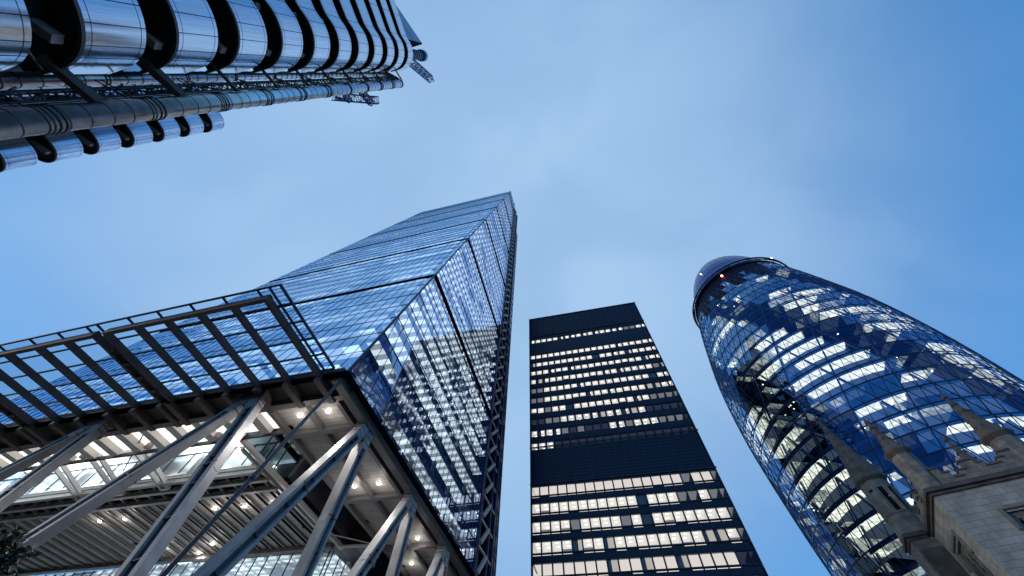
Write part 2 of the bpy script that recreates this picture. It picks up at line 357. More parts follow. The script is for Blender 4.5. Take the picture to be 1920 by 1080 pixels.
m = MB(); m.hexa([(-64, 33, ZS + 1), (-36, 33, ZS + 1), (-36, YN - 2, ZS + 1), (-64, YN - 2, ZS + 1), (-64, 56, ZT - 6), (-36, 56, ZT - 6), (-36, YN - 2, ZT - 6), (-64, YN - 2, ZT - 6)])
m.build('inner_core', M['core_wall'], wedge)
m = MB()   # round columns and blinds seen through the glass
for yy in range(24, 58, 6):
    for xx in (-22.6, -30, -39, -48, -57, -66):
        zt = min(ZT - 4, ZS + (yy - YS - 1.5) / T)
        if zt > ZS + 5: m.tube([(xx, yy, ZS), (xx, yy, zt)], 0.35, 8)
m.build('inner_columns', M['white_frame'], wedge)
# lift core along the north side: dark strip with pale raking braces, then a lower strip of blue glass
m = MB(); m.box(XW + 3, XE - .5, YN + .02, 66.4, 0, 209.5); m.build('lift_core', M['node_band'], wedge)
m = MB()
z = 27
for z in range(2, 206, 4):
    m.beam((XE - .1, 60.0, z), (XE + .25, 62.6, z + 3.1), 0.45, 0.5)
    m.beam((XE - .2, 58.9, z + 3.4), (XE - .1, 66.2, z + 3.4), 0.3, 0.3)
m.build('lift_braces', pbr('pale_brace_paint', (0.62, 0.52, 0.46), 0.5), wedge)
m = MB()
for yy in (58.7, 63.6, 66.2): m.beam((XE - .1, yy, 0), (XE - .1, yy, 209), .55 if yy > 63 else .35, .5)
m.build('lift_core_posts', M['mullion'], wedge)
m = MB(); m.box(XW + 6, XE - .6, 66.5, 71, 0, 189)
m.build('service_strip', M['gh_dome'], wedge)
m = MB()
for z in range(4, 188, 4): m.box(XE - .62, XE - .5, 66.6, 71.05, z - .12, z + .12)
for yy in (68, 69.5, 71): m.box(XE - .63, XE - .52, yy - .05, yy + .06, 0, 189)
m.build('service_strip_bars', M['mullion'], wedge)

# soffit
def soffit_panel(x0, x1, y0, y1, zz=ZS):
    m = MB(); m.box(x0, x1, y0, y1, zz - .0, zz + .45); m.build('soffit_panel', M['soffit'], wedge)
soffit_panel(-30.4, XE - .3, YS + 2.1, 57.9)
soffit_panel(XV, -37.0, 29.4, 46.9)
m = MB(); m.box(XV, XE - .2, YS - .4, YS + 2.05, ZS - .05, ZS + .40)
m.build('soffit_panel', pbr('dark_soffit_board', (0.05, 0.045, 0.045), 0.6, var=.2, vscale=1, seam=(3, .6, .03)), wedge)
def bx(name, mat, *boxes):
    m = MB()
    for b in boxes: m.box(*b)
    return m.build(name, mat, wedge)
Zb = ZS - .55
bx('soffit_beam', M['soffit_beam'], (XV, XE - .25, YS + 1.9, YS + 2.5, Zb - .1, ZS - .01))
bx('soffit_beam', M['soffit_beam'], (XE - 1.15, XE - .35, YS, 57.9, Zb - .25, ZS - .012))
bx('soffit_slot_shade', M['void'], (XE - 2.9, XE - 1.2, YS + 2.6, 57.5, ZS - .03, ZS - .006))  # flat black strip stands for the shade in the edge slot
for yy in (24.8, 36.8, 48.4): bx('soffit_beam', M['soffit_beam'], (-30.4, XE - 1.2, yy - .32, yy + .32, Zb, ZS - .013))
for xx in (-26.5, -30.3, -23.0): bx('soffit_beam', M['soffit_beam'], (xx - .22, xx + .22, YS + 2.55, 57.8, Zb + .05, ZS - .014))
for yy in (29.7, 31.2, 33.0): bx('soffit_beam', M['column'], (XV, -37.1, yy - .2, yy + .2, Zb + .05, ZS - .013))
xx = -38.0
while xx > XV:
    bx('soffit_beam', M['soffit_beam'], (xx - .12, xx + .12, 29.9, 46.6, Zb + .3, ZS - .014))
    bx('soffit_slot_shade', M['void'], (xx - .95, xx - .13, 33.3, 46.1, ZS - .04, ZS - .006)); xx -= 2.06  # black strips paint the shade beside each beam
bx('soffit_beam', M['soffit_beam'], (XV, -37.1, 46.2, 46.9, Zb, ZS - .015))
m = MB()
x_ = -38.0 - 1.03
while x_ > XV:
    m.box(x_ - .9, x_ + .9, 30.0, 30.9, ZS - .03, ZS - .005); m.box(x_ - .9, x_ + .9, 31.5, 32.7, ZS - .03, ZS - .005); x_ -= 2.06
m.build('coffer_shade', M['void'], wedge)  # flat black sheets put the coffers' shade into colour
# bright opening in the soffit: white ceiling with uplighting put in as its own glow, glazed wall and lit office beyond
m = MB(); m.box(XV, -30.5, YS + 2.2, 24.4, ZS + .55, ZS + .8); m.build('glowing_ceiling', M['lit_white'], wedge)
xx = -33.0
while xx > XV: bx('ceiling_rib', M['white_frame'], (xx - .5, xx + .5, YS + 2.6, 24.3, ZS - .1, ZS + .5)); xx -= 3.25
bx('opening_beam', M['steel_dark'], (XV, -30.5, 24.4, 24.6, ZS - .2, ZS + .2))
m = MB(); m.box(XV, -30.5, 24.6, 30, ZS + 6.0, ZS + 6.3); m.build('glowing_ceiling', M['lit_white'], wedge)
m = MB(); m.face([(XV, 29.2, ZS + .5), (-36.8, 29.2, ZS + .5), (-36.8, 29.2, ZS + 6), (XV, 29.2, ZS + 6)]); m.build('opening_glazing', M['clear_glass'], wedge)
m = MB()
for i in range(24):
    x0 = -36.9 - i * 2.9; m.box(x0 - .05, x0 + .05, 29.08, 29.19, ZS + .4, ZS + 6)
m.box(XV, -36.8, 29.07, 29.2, ZS + 2.9, ZS + 3.0)
m.build('opening_mullions', M['steel_dark'], wedge)
m = MB(); m.box(XV, -36.9, 29.4, 42, ZS + 4.4, ZS + 4.6); m.build('lit_office_ceiling', M['lobby_ceiling'], wedge)
m = MB(); m.box(XV, -36.9, 41, 41.2, ZS + .5, ZS + 4.4); m.build('office_back_wall', M['lobby_wall'], wedge)
# slot with smoked glass on its far side
m = MB(); m.face([(-36.6, 24.6, ZS), (-36.6, 48, ZS), (-36.6, 48, ZS + 9), (-36.6, 24.6, ZS + 9)]); m.build('smoked_glazing', M['dark_glass'], wedge)
m = MB(); m.box(-36.55, -30.4, 24.7, 48, ZS + 9, ZS + 9.3); m.build('slot_ceiling', M['steel_dark'], wedge)
m = MB(); m.box(-36.5, -30.5, 47.6, 47.9, ZS, ZS + 9)
m.box(-30.45, -30.25, 24.7, 48, ZS + .5, ZS + 9); m.build('slot_walls', M['recess'], wedge)
m = MB()
for i in range(9): y_ = 25 + i * 2.8; m.box(-36.58, -36.45, y_ - .06, y_ + .06, ZS, ZS + 9)
for zz in (3, 6): m.box(-36.58, -36.46, 24.7, 48, ZS + zz - .06, ZS + zz + .06)
m.build('smoked_glazing_mullions', M['steel_dark'], wedge)
m = MB()
for (a, b, c) in ((-40, 27, 4.6), (-41, 30, 5.3), (-39.5, 33, 2.6), (-40, 36, 5.8), (-41, 28.5, 2.0), (-39, 31.5, 7.5), (-40, 40, 5), (-39, 43, 3.2)):
    m.tube([(a, b, ZS + c), (a, b, ZS + c + .12)], .22, 10)
m.build('hidden_office_lamps', emit('office_lamp_behind_smoked_glass', (1, .95, .85), 30), wedge)
m = MB()
m.beam((-36.1, 24.6, ZS - .1), (-36.3, 47.6, ZS - .1), .34, .5); m.beam((-37.2, 26, ZS - .05), (-37.3, 44, ZS - .05), .28, .3)
m.build('slot_edge_beam', M['white_frame'], wedge)
m = MB()
for y0_, y1_ in ((25.5, 34.0), (36, 43.5)):
    m.beam((-35.7, y0_, ZS - .35), (-35.8, y1_, ZS - .35), .08, .08)
m.beam((-35.8, 43.6, ZS - .3), (-31.2, 46.9, ZS - .3), .1, .1); m.beam((-36.2, 47, ZS - .2), (-31.0, 47.4, ZS - .2), .3, .25); m.beam((-31.2, 46.9, ZS - .3), (-31, 47.4, ZS - .2), .1, .1)
m.build('slot_railing', M['white_frame'], wedge)
for xx in (-52.0, -58.6, -64.5):      # raking frames hung in the opening
    m = MB()
    for dx in (0, 1.5): m.beam((xx + dx, 24.8, ZS + 1.2), (xx + dx * .6 + 1.2, 30.3, ZS - .5), .24, .4)
    m.beam((xx + 1.1, 30.3, ZS - .5), (xx + 2.2, 30.3, ZS - .5), .25, .4)
    m.build('raking_frame', M['white_frame'], wedge)
m = MB(); m.tube([(-33.4, 22.2, ZS + .4), (-40.5, 26.8, ZS + .1)], .06, 6); m.tube([(-46.2, 21.5, ZS + .4), (-54, 27, ZS)], .06, 6)
m.build('tie_rod', M['steel_dark'], wedge)
# glazed wall under the soffit at the back
m = MB(); m.face([(XV, 47.1, 0), (-37.1, 47.1, 0), (-37.1, 47.1, ZS), (XV, 47.1, ZS)]); m.face([(-37.1, 47.1, 0), (-37.1, 57.5, 0), (-37.1, 57.5, ZS), (-37.1, 47.1, ZS)])
m.build('lobby_glazing', M['clear_glass'], wedge)
m = MB(); x_ = XV
while x_ < -37: m.box(x_ - .06, x_ + .06, 46.98, 47.09, 0, ZS - .6); x_ += 1.9
y_ = 47.1
while y_ < 57: m.box(-37.09, -36.98, y_ - .06, y_ + .06, 0, ZS - .6); y_ += 1.7
for zz in (5, 10, 15, 20): m.box(XV, -37.1, 46.99, 47.1, zz - .08, zz + .08); m.box(-37.09, -36.99, 47.1, 57.5, zz - .08, zz + .08)
m.build('lobby_mullions', M['mullion'], wedge)
m = MB()
for zz in (9.6, 14.6, 19.6, 24.3): m.box(XV, -37.6, 47.6, 57, zz, zz + .3)
m.build('lobby_floors', M['foyer_ceiling'], wedge)
m = MB(); m.box(XV, -37.6, 56, 56.3, 0, ZS); m.build('lobby_wall', pbr('blue_lit_lobby_wall', (0.16, 0.27, 0.42), .6, var=.4, vscale=.5), wedge)

# canopy over the street on the south side: ribs, fascia, glass sheet and its glazing bars
can = wedge
YC0, YC1 = 8.85, 17.8
ribs = [-23.25, -26.5, -29.7, -33.0, -36.05, -39.35, -40.5, -43.7, -46.95, -50.6, -53.8, -57.0, -58.2, -61.4, -64.6, -67.8, -71.0, -74.2, -77.4, -80.6, -83.8, -87.0]
m = MB()
edges = [-21.9] + [(-22.9)] + [x - .75 for x in ribs]
edges = sorted(set(edges + [-92.0]))
for a, b in zip(edges[:-1], edges[1:]):
    m.face([(a, YC0, ZS + .35), (a, YC1, ZS + .35), (b, YC1, ZS + .35), (b, YC0, ZS + .35)])
canopy = m.build('canopy', M['canopy_glass'], wedge)
m = MB()
for e in edges[1:-1]: m.beam((e, YC0, ZS + .28), (e, YC1, ZS + .28), .15, .12)
for yy in (10.6, 12.4, 14.2, 16.0, YC1): m.beam((edges[0], yy, ZS + .27), (edges[-1], yy, ZS + .27), .15, .12)
m.build('glazing_bars', M['mullion'], canopy)
m = MB(); m.beam((edges[0], YC0, ZS + .3), (edges[-1] + .06, YC0, ZS + .3), .14, .16); m.beam((edges[-1], YC0, ZS + .3), (edges[-1], YC1, ZS + .3), .16, .18); m.build('canopy_rim', M['mullion'], canopy)
for x in ribs:
    m = MB(); m.box(x - .15, x + .15, 9.75, YS + 2.2, ZS - .36, ZS + .15); m.box(x - .3, x + .3, YS - .4, YS + 2.6, ZS - .75, ZS - .06)
    m.build('canopy_rib', M['rib'], canopy)
for a, b in ((-39.15, -23.05), (-57.0 + .2, -40.3), (-92.0, -58.0)):
    m = MB(); m.box(a, b, 9.42, 9.74, ZS - .5, ZS + .2); m.build('canopy_fascia', M['rib'], canopy)
for x0_, x1_ in ((-40.3, -39.55), (-58.0, -57.2)):
    m = MB()
    for yy in (11.2, 12.9, 14.6, 16.3, 18.0): m.box(x0_, x1_, yy - .12, yy + .12, ZS - .5, ZS - .2)
    m.face([(x0_, 11.5, ZS + .1), (x0_, YS, ZS + .1), (x1_, YS, ZS + .1), (x1_, 11.5, ZS + .1)])
    m.build('rib_rungs', M['rib'], canopy)

# slanting H-section columns
def hcol(p, q, wd, dp, across):
    """two flanges and a recessed web between points p (head) and q (foot)"""
    m = MB(); p = Vector(p); q = Vector(q); d = (q - p).normalized(); a = Vector(across); a = (a - d * a.dot(d)).normalized(); n = d.cross(a)
    for s_ in (-1, 1):
        off = a * (s_ * (wd / 2 - wd * .13)); m.beam(p + off, q + off, dp, wd * .26, 0, a)
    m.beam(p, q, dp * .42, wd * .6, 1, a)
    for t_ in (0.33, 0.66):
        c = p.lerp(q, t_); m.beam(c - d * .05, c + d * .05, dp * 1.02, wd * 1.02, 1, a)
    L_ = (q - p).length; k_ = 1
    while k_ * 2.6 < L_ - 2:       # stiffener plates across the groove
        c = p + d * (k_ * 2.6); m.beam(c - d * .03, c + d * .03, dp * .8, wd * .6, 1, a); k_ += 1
    for s_ in (-1, 1):             # bolted splice plates
        c = p.lerp(q, .33) + a * (s_ * wd * .5); m.beam(c - d * .55, c + d * .55, dp * .7, .03, 0, a)
    hd = p + d * 1.9
    m.beam(p - d * .1, hd, dp * 1.06, wd * .98, 0, a); m.beam(hd - d * .5, hd - d * .42, dp * 1.08, wd * 1.04, 1, a); m.beam(hd - d * 1.1, hd - d * 1.02, dp * 1.08, wd * 1.04, 1, a)
    return m.build('slanted_column', [M['column'], M['column_web']], wedge)
ZC = ZS - .7
YA = 19.1
for xa, f1, f2 in ((-30.4, -40.2, -21.0), (-48.4, -59.0, -40.0), (-66.4, -77.5, -58.6)):
    hcol((xa - .5, YA, ZC), (f1, 14.9, 0), 1.20, .72, (1, 0, 0))
    hcol((xa + .5, YA, ZC), (f2, 14.9, 0), 1.20, .72, (1, 0, 0))
    m = MB(); m.box(xa - 1.3, xa + 1.3, YA - .5, YA + .6, ZC - .3, ZS - .06); m.build('column_head', M['rib'], wedge)
for yn_, ft in ((25.0, 14.2), (37.05, 23.6), (48.6, 35.6)):
    hcol((-21.7, yn_ - .35, ZC), (-21.7, ft, 0), 1.0, .85, (0, 1, 0))
    hcol((-21.7, yn_ + .35, ZC), (-21.7, yn_ + .35, 0), 1.0, .85, (0, 1, 0))
    m = MB(); m.box(-22.3, -21.1, yn_ - 1.0, yn_ + 1.0, ZC - .2, ZS - .3); m.build('column_head', M['soffit_beam'], wedge)
m = MB()
P_, Q_ = Vector((-21.0, YS + .1, ZS - .6)), Vector((-21.0, 13.95, 0))
m.tube([P_, Q_], 0.13, 10); c = P_.lerp(Q_, .42); d = (Q_ - P_).normalized(); m.tube([c - d * .2, c + d * .2], .18, 10)
m.build('corner_tie', M['column_web'], wedge)

# spotlights in the soffit
spots = [(-28.0, 22.5), (-24.85, 22.5), (-28.0, 34.55), (-24.95, 34.55), (-25.0, 46.85), (-28.4, 53.2), (-39.6, 36.0), (-43.75, 36.0), (-47.9, 35.8), (-62.0, 35.95), (-66.0, 35.8),
         (-62.2, 43.5), (-54.2, 43.6), (-58.0, 45.6)]
def spot_name(x, y):
    if x > -31: return ('western' if x < -26.5 else 'eastern')
m = MB(); m.tube([(0, 0, .0), (0, 0, .10)], [.17, .20], 14, 0); spot_body = m.build('ceiling_spotlight', M['steel_dark'])
body_me = spot_body.data
m = MB(); m.tube([(0, 0, -.06), (0, 0, 0)], [.17, .20], 14, 0); lens_o = m.build('lens', M['spot']); lens_me = lens_o.data
bpy.data.objects.remove(spot_body); bpy.data.objects.remove(lens_o)
SP_LAB = ['spotlight in the corner bay of the soffit, the one away from the building edge', 'spotlight in the corner bay of the soffit nearest the building edge',
          'inner spotlight in the second bay along the right-hand edge', 'outer spotlight in the second bay along the right-hand edge',
          'spotlight in the third bay along the right-hand edge, near the outer beam', 'farthest spotlight along the right-hand edge strip',
          'spotlight beside the smoked-glass slot, rightmost of the inner row', 'second spotlight from the smoked-glass slot in the inner row', 'third spotlight from the slot, partly crossed by the thin tie',
          'right one of the two soffit spotlights seen between the two long slanting columns', 'left one of the two soffit spotlights seen between the two long slanting columns',
          'lower spotlight left of the near slanting column, close to its edge', 'lower spotlight right of the near slanting column', 'lowest spotlight just above the back lobby glass']
for (x, y), lab in zip(spots, SP_LAB):
    t = bpy.data.objects.new('ceiling_spotlight', None); col.objects.link(t); t.location = (x, y, ZS - .12); t.empty_display_size = .2
    t['label'] = lab; t['category'] = 'ceiling light'; t['group'] = 'spotlights in the soffit'
    for nm, me in (('housing', body_me), ('lens', lens_me)):
        c = bpy.data.objects.new(nm, me); col.objects.link(c); c.parent = t
    li = bpy.data.lights.new('spot_bulb', 'SPOT'); li.energy = 1500; li.color = (1.0, 0.94, 0.88); li.shadow_soft_size = .15; li.spot_size = R(165); li.spot_blend = 0.8
    lo = bpy.data.objects.new('spot_bulb', li); col.objects.link(lo); lo.parent = t; lo.location = (0, 0, -.15)
    li = bpy.data.lights.new('soffit_fill', 'POINT'); li.energy = 95; li.color = (1.0, 0.93, 0.86); li.shadow_soft_size = .2  # added point light under each spotlight, brightens the soffit
    lo = bpy.data.objects.new('soffit_fill', li); col.objects.link(lo); lo.parent = t; lo.location = (0, 0, -1.3)

# ------------------------------------------------------------------ dark office tower
HX, HY, HYAW, HW, HZ = -16.8255, 79.948, 0.01555, 41.0, 118.0
tower = thing('office_tower', 'dark flat-topped office tower with rows of lit square windows, straight ahead', 'office tower', (HX, HY, 0), (0, 0, HYAW))
bays = [0.12] + [2.03 + 2.085 * k for k in range(19)] + [40.88]
rows_hi = [104.7] + [96.3 - 3.83 * k for k in range(10)]
rows_lo = [50.2 - 3.82 * k for k in range(12)]
rows = [(z, False) for z in rows_hi] + [(z, True) for z in rows_lo]
WH = 1.95
# facade body with real openings: bands between the window rows, set proud of the glass line
def facade(m, xf):
    """xf maps (u, depth, z) -> point; builds spandrel bands around the rows"""
    zs_ = sorted([(z - WH - (0.55 if low else 0), z) for z, low in rows])
    prev = 0.0
    for a, b in zs_ + [(HZ, HZ)]:
        P = [xf(0, 0, prev), xf(HW, 0, prev), xf(HW, .5, prev), xf(0, .5, prev), xf(0, 0, a), xf(HW, 0, a), xf(HW, .5, a), xf(0, .5, a)]
        m.hexa(P, 0); prev = b
def south(u, d, z): return (u, d, z)
def west(u, d, z): return (d, HW - u, z)
def east(u, d, z): return (HW - d, u, z)
m = MB(); facade(m, south); m.build('facade', M['bronze'], tower)
m = MB(); facade(m, west); facade(m, east); m.box(0.5, HW - .5, HW - .5, HW, 0, HZ); m.build('facade', M['bronze'], tower)
m = MB(); m.box(7, HW - 7, 7, HW - 7, 0, HZ - 2); m.box(.05, HW - .05, .05, HW - .05, HZ - .5, HZ - .02); m.build('core', M['room_dark'], tower)
m = MB()
for z, low in rows: m.box(.55, HW - .55, .55, HW - .55, z + .12, z + .9)
m.build('floor_plates', M['room_dark'], tower)
# fins
m = MB()
for u in bays:
    m.box(u - .06, u + .06, -.16, -.004, 0, HZ)
    m.box(-.16, -.004, u - .06, u + .06, 0, HZ)
for z in (60.4, 50.75, 106.2, 117.9):
    m.box(-.2, HW + .2, -.22, -.003, z - .12, z + .12)
m.build('fins', M['bronze_fin'], tower)
m = MB()
for za, zb_ in ((51.2, 60.0), (106.8, 117.4)):
    z = za
    while z < zb_: m.box(.1, HW - .1, -.06, -.002, z, z + .12); z += .8
for z, low in rows: m.box(.1, HW - .1, -.05, -.002, z + .25, z + .32)
m.build('louvres', M['bronze'], tower)
m = MB()
for k in range(6): m.box(4 + k * 5.5, 4 + k * 5.5 + 1.2 + (k % 3), 14, 17, HZ - .02, HZ + 1.2 + .5 * (k % 2))
m.box(10, 30, 10, 30, HZ - .02, HZ + 2.0); m.build('roof_plant', M['bronze_fin'], tower)
# window: frame, pane and the lit room behind it
def window_mesh(wd, ht, kind, low):
    m = MB(); mu = .15 if low else .24
    m.box(0, mu, .12, .3, 0, ht, 0); m.box(wd - mu, wd, .12, .3, 0, ht, 0)
    m.face([(mu, .2, 0), (wd - mu, .2, 0), (wd - mu, .2, ht), (mu, .2, ht)], 1)
    D = 4.2
    cm = {'bright': 2, 'lit': 3, 'warm': 4, 'dim': 5, 'off': 6, 'pink': 9, 'blind': 5}[kind]
    m.face([(.02, .3, ht), (.02, D, ht), (wd - .02, D, ht), (wd - .02, .3, ht)], cm)
    m.face([(0, D, -.6), (wd, D, -.6), (wd, D, ht), (0, D, ht)], cm if cm != 2 else 3)
    sm_ = {2: 3, 3: 3, 4: 4, 9: 9}.get(cm, 7)
    m.face([(.02, .3, 0), (.02, D, 0), (.02, D, ht), (.02, .3, ht)], sm_); m.face([(wd - .02, .3, 0), (wd - .02, D, 0), (wd - .02, D, ht), (wd - .02, .3, ht)], sm_)
    if kind in ('bright', 'lit'):
        m.box(wd * .38, wd * .66, .75, 1.2, ht - .02, ht + .03, 8); m.box(wd * .38, wd * .66, 2.3, 2.7, ht - .02, ht + .03, 8)
    if kind in ('blind',):
        m.face([(mu, .26, 0), (wd - mu, .26, 0), (wd - mu, .26, ht), (mu, .26, ht)], 10)
    if kind == 'warm' or (kind == 'lit' and random.random() < .4):
        q_ = random.uniform(.25, .6); m.face([(mu, .26, 0), (wd * q_, .26, 0), (wd * q_, .26, ht), (mu, .26, ht)], 10)
    elif kind == 'bright' and random.random() < .35:
        q_ = random.uniform(.08, .3); m.face([(mu, .26, 0), (wd - mu, .26, 0), (wd - mu, .26, ht * q_), (mu, .26, ht * q_)], random.choice((7, 10, 5)))
    if low:
        m.box(0, wd, .1, .3, -.2, 0, 0); m.face([(mu, .2, -.5), (wd - mu, .2, -.5), (wd - mu, .2, -.36), (mu, .2, -.36)], 11 if kind in ('bright', 'lit', 'pink') and random.random() < .8 else 7)
        m.face([(0, .22, -.56), (wd, .22, -.56), (wd, .22, -.2), (0, .22, -.2)], 7)
    return m
WM = [M['bronze_fin'], M['office_glass'], M['room0'], M['room1'], M['room2'], M['room3'], M['room4'], M['room_dark'], M['room_lamp'], M['pink_room'], M['blind'], M['sill_lit']]
cache = {}
def kind_for(ri, bi, low):
    rnd = random.random()
    z = rows[ri][0]
    if not low:
        if ri == 0: return 'lit' if rnd < .9 else 'dim'
        if ri >= 10: return 'lit' if bi < 3 else 'off'
        if ri == 9: return 'lit' if (bi < 4 or 9 < bi < 12 or 12 < bi < 16) and rnd < .8 else ('dim' if rnd < .5 else 'off')
        if ri == 8: return ('lit' if rnd < .5 else 'warm') if (4 <= bi <= 14) else ('off' if bi > 14 or bi < 2 else 'dim')
        if ri == 7 and bi > 15: return 'dim'
        if ri in (5, 6) and bi < 2: return 'dim' if rnd < .6 else 'off'
        return 'bright' if rnd < .66 else ('lit' if rnd < .88 else ('blind' if rnd < .92 else ('dim' if rnd < .95 else 'warm')))
    lr = ri - 11
    if lr == 0: return 'pink' if rnd < .86 else 'dim'
    if lr == 4: return 'off' if bi > 17 else ('pink' if rnd < .9 else 'warm')
    if bi in (11,) and lr in (1, 2): return 'blind'
    if lr == 1 and bi in (15, 16, 18): return 'dim'
    if bi == 19: return 'dim'
    return 'bright' if rnd < .88 else ('warm' if rnd < .94 else 'dim')
rest = MB()
def add_rest(src, place):
    b = len(rest.v); rest.v += [place(*v) for v in src.v]
    for f, mm in zip(src.f, src.m): rest.f.append(tuple(b + i for i in f)); rest.m.append(mm); rest.sm.append(False)
for ri, (z, low) in enumerate(rows):
    for bi in range(20):
        u0, u1 = bays[bi], bays[bi + 1]; wd = u1 - u0; kd = kind_for(ri, bi, low)
        src = window_mesh(wd, WH, kd, low)
        if 11 <= ri <= 15:
            key = (round(wd, 2), kd, random.randint(0, 6))
            if key not in cache:
                o = src.build('window', WM, tower); cache[key] = o.data
            else:
                o = bpy.data.objects.new('window', cache[key]); col.objects.link(o); o.parent = tower
            o.location = (u0, 0, z - WH)
        else:
            add_rest(src, lambda a, b, c, u0=u0, z=z: (u0 + a, b, c + z - WH))
        if 2 < bi < 17: add_rest(window_mesh(wd, WH, kind_for(ri, bi, low), low), lambda a, b, c, u0=u0, z=z: (b, HW - (u0 + a), c + z - WH))
rest.build('window', WM, tower, kind='stuff')

# ------------------------------------------------------------------ round bulging tower
GX, GY = 75.42, 105.25
gh = thing('round_tower', 'round bulging blue glass tower with spiral dark bands and lit floors, on the right', 'skyscraper', (GX, GY, 0))
PZ = [0, 20, 40, 60, 80, 100, 115, 130, 142, 152, 160, 166, 170, 172.5]
PR = [24.6, 26.8, 29.0, 30.0, 30.0, 28.4, 25.8, 22.6, 19.2, 16.4, 12.8, 8.6, 4.4, 0.0]
def gr(z):
    for i in range(len(PZ) - 1):
        if PZ[i] <= z <= PZ[i + 1]:
            # Catmull-Rom through the profile points
            p1, p2 = PR[i], PR[i + 1]; h = PZ[i + 1] - PZ[i]
            m1 = (PR[i + 1] - PR[i - 1]) / (PZ[i + 1] - PZ[i - 1]) if i > 0 else (p2 - p1) / h
            m2 = (PR[i + 2] - PR[i]) / (PZ[i + 2] - PZ[i]) if i + 2 < len(PZ) else (p2 - p1) / h
            t = (z - PZ[i]) / h
            return max(0.0, (2*t**3 - 3*t*t + 1) * p1 + (t**3 - 2*t*t + t) * h * m1 + (-2*t**3 + 3*t*t) * p2 + (t**3 - t*t) * h * m2)
    return 0.0
FH = 4.36; NF = 32                                   # storeys up to the ring; each is turned five degrees from the one below
ZR = FH * 30                                        # plant zone starts here (about 131 m)
def gp(col_, z, off=0.0):
    a = R(col_ * 5.0); r = gr(z) + off; return Vector((r * math.cos(a), r * math.sin(a), z))
def is_dark(c, f):
    th = c * 5 + 2.5; edge = -113 - 1.15 * (f * FH + FH / 2 - 100)
    return ((edge - th) % 60) < 20
def in_tooth(c, f):
    """saw-tooth lower edge of the black plant-storey louvres"""
    th = (((c * 5 + 2.5) + 180) % 360) - 180; z = f * FH + FH / 2
    if not -172 < th < -84: return False
    d = abs(((th + 136 + 10) % 20) - 10)
    return d < 10.0 * (z - 120.0) / 10.5
m = MB()
for f in range(30):
    z0, z1 = f * FH, (f + 1) * FH
    for c in range(72):
        c0 = c - (f % 2) * 0.5      # triangles staggered from storey to storey
        d = 2 if in_tooth(c0, f) else (1 if is_dark(c0 + .0, f) else 0)
        j = lambda: random.gauss(0, .012)
        m.face([gp(c0, z0, j()), gp(c0 + 1, z0, j()), gp(c0 + .5, z1, j())], d)
        d2 = 2 if in_tooth(c0 + .5, f) else (1 if is_dark(c0 + .5, f) else 0)
        m.face([gp(c0 + 1, z0, j()), gp(c0 + 1.5, z1, j()), gp(c0 + .5, z1, j())], d2)
m.build('facet_glazing', [M['gh_blue'], M['gh_dark'], M['louvre']], gh)
m = MB()
def bar(a, b, wd, dp=0.12, mi=0):
    mid = (a + b) / 2; m.beam(a, b, wd, dp, mi, Vector((mid.x, mid.y, 0)).normalized())
for f in range(30):
    z0, z1 = f * FH, (f + 1) * FH
    for c in range(72):
        c0 = c - (f % 2) * 0.5
        heavy = .16 if (c % 4 == 0) else .09
        bar(gp(c0, z0, .03), gp(c0 + .5, z1, .03), .22 if ((c0 * 2 - f) % 8 == 0) else .12)
        bar(gp(c0 + 1, z0, .03), gp(c0 + .5, z1, .03), .22 if ((c0 * 2 + 2 + f) % 8 == 0) else .12)
        bar(gp(c0, z0, .04), gp(c0 + 1, z0, .04), .27)
m.build('facade_lattice', M['gh_frame'], gh)
# inner structure: pairs of raking columns
m = MB()
for f in range(0, 30):
    z0, z1 = f * FH, (f + 1) * FH
    for k in range(18):
        c = k * 4 + f * 0.5
        bar(gp(k * 4 + f * .5, z0, -.9), gp(k * 4 + f * .5 + .5, z1, -.9), .42, .4)
        bar(gp(k * 4 - f * .5, z0, -.9), gp(k * 4 - f * .5 - .5, z1, -.9), .42, .4)
m.build('inner_diagrid', M['gh_struct'], gh)
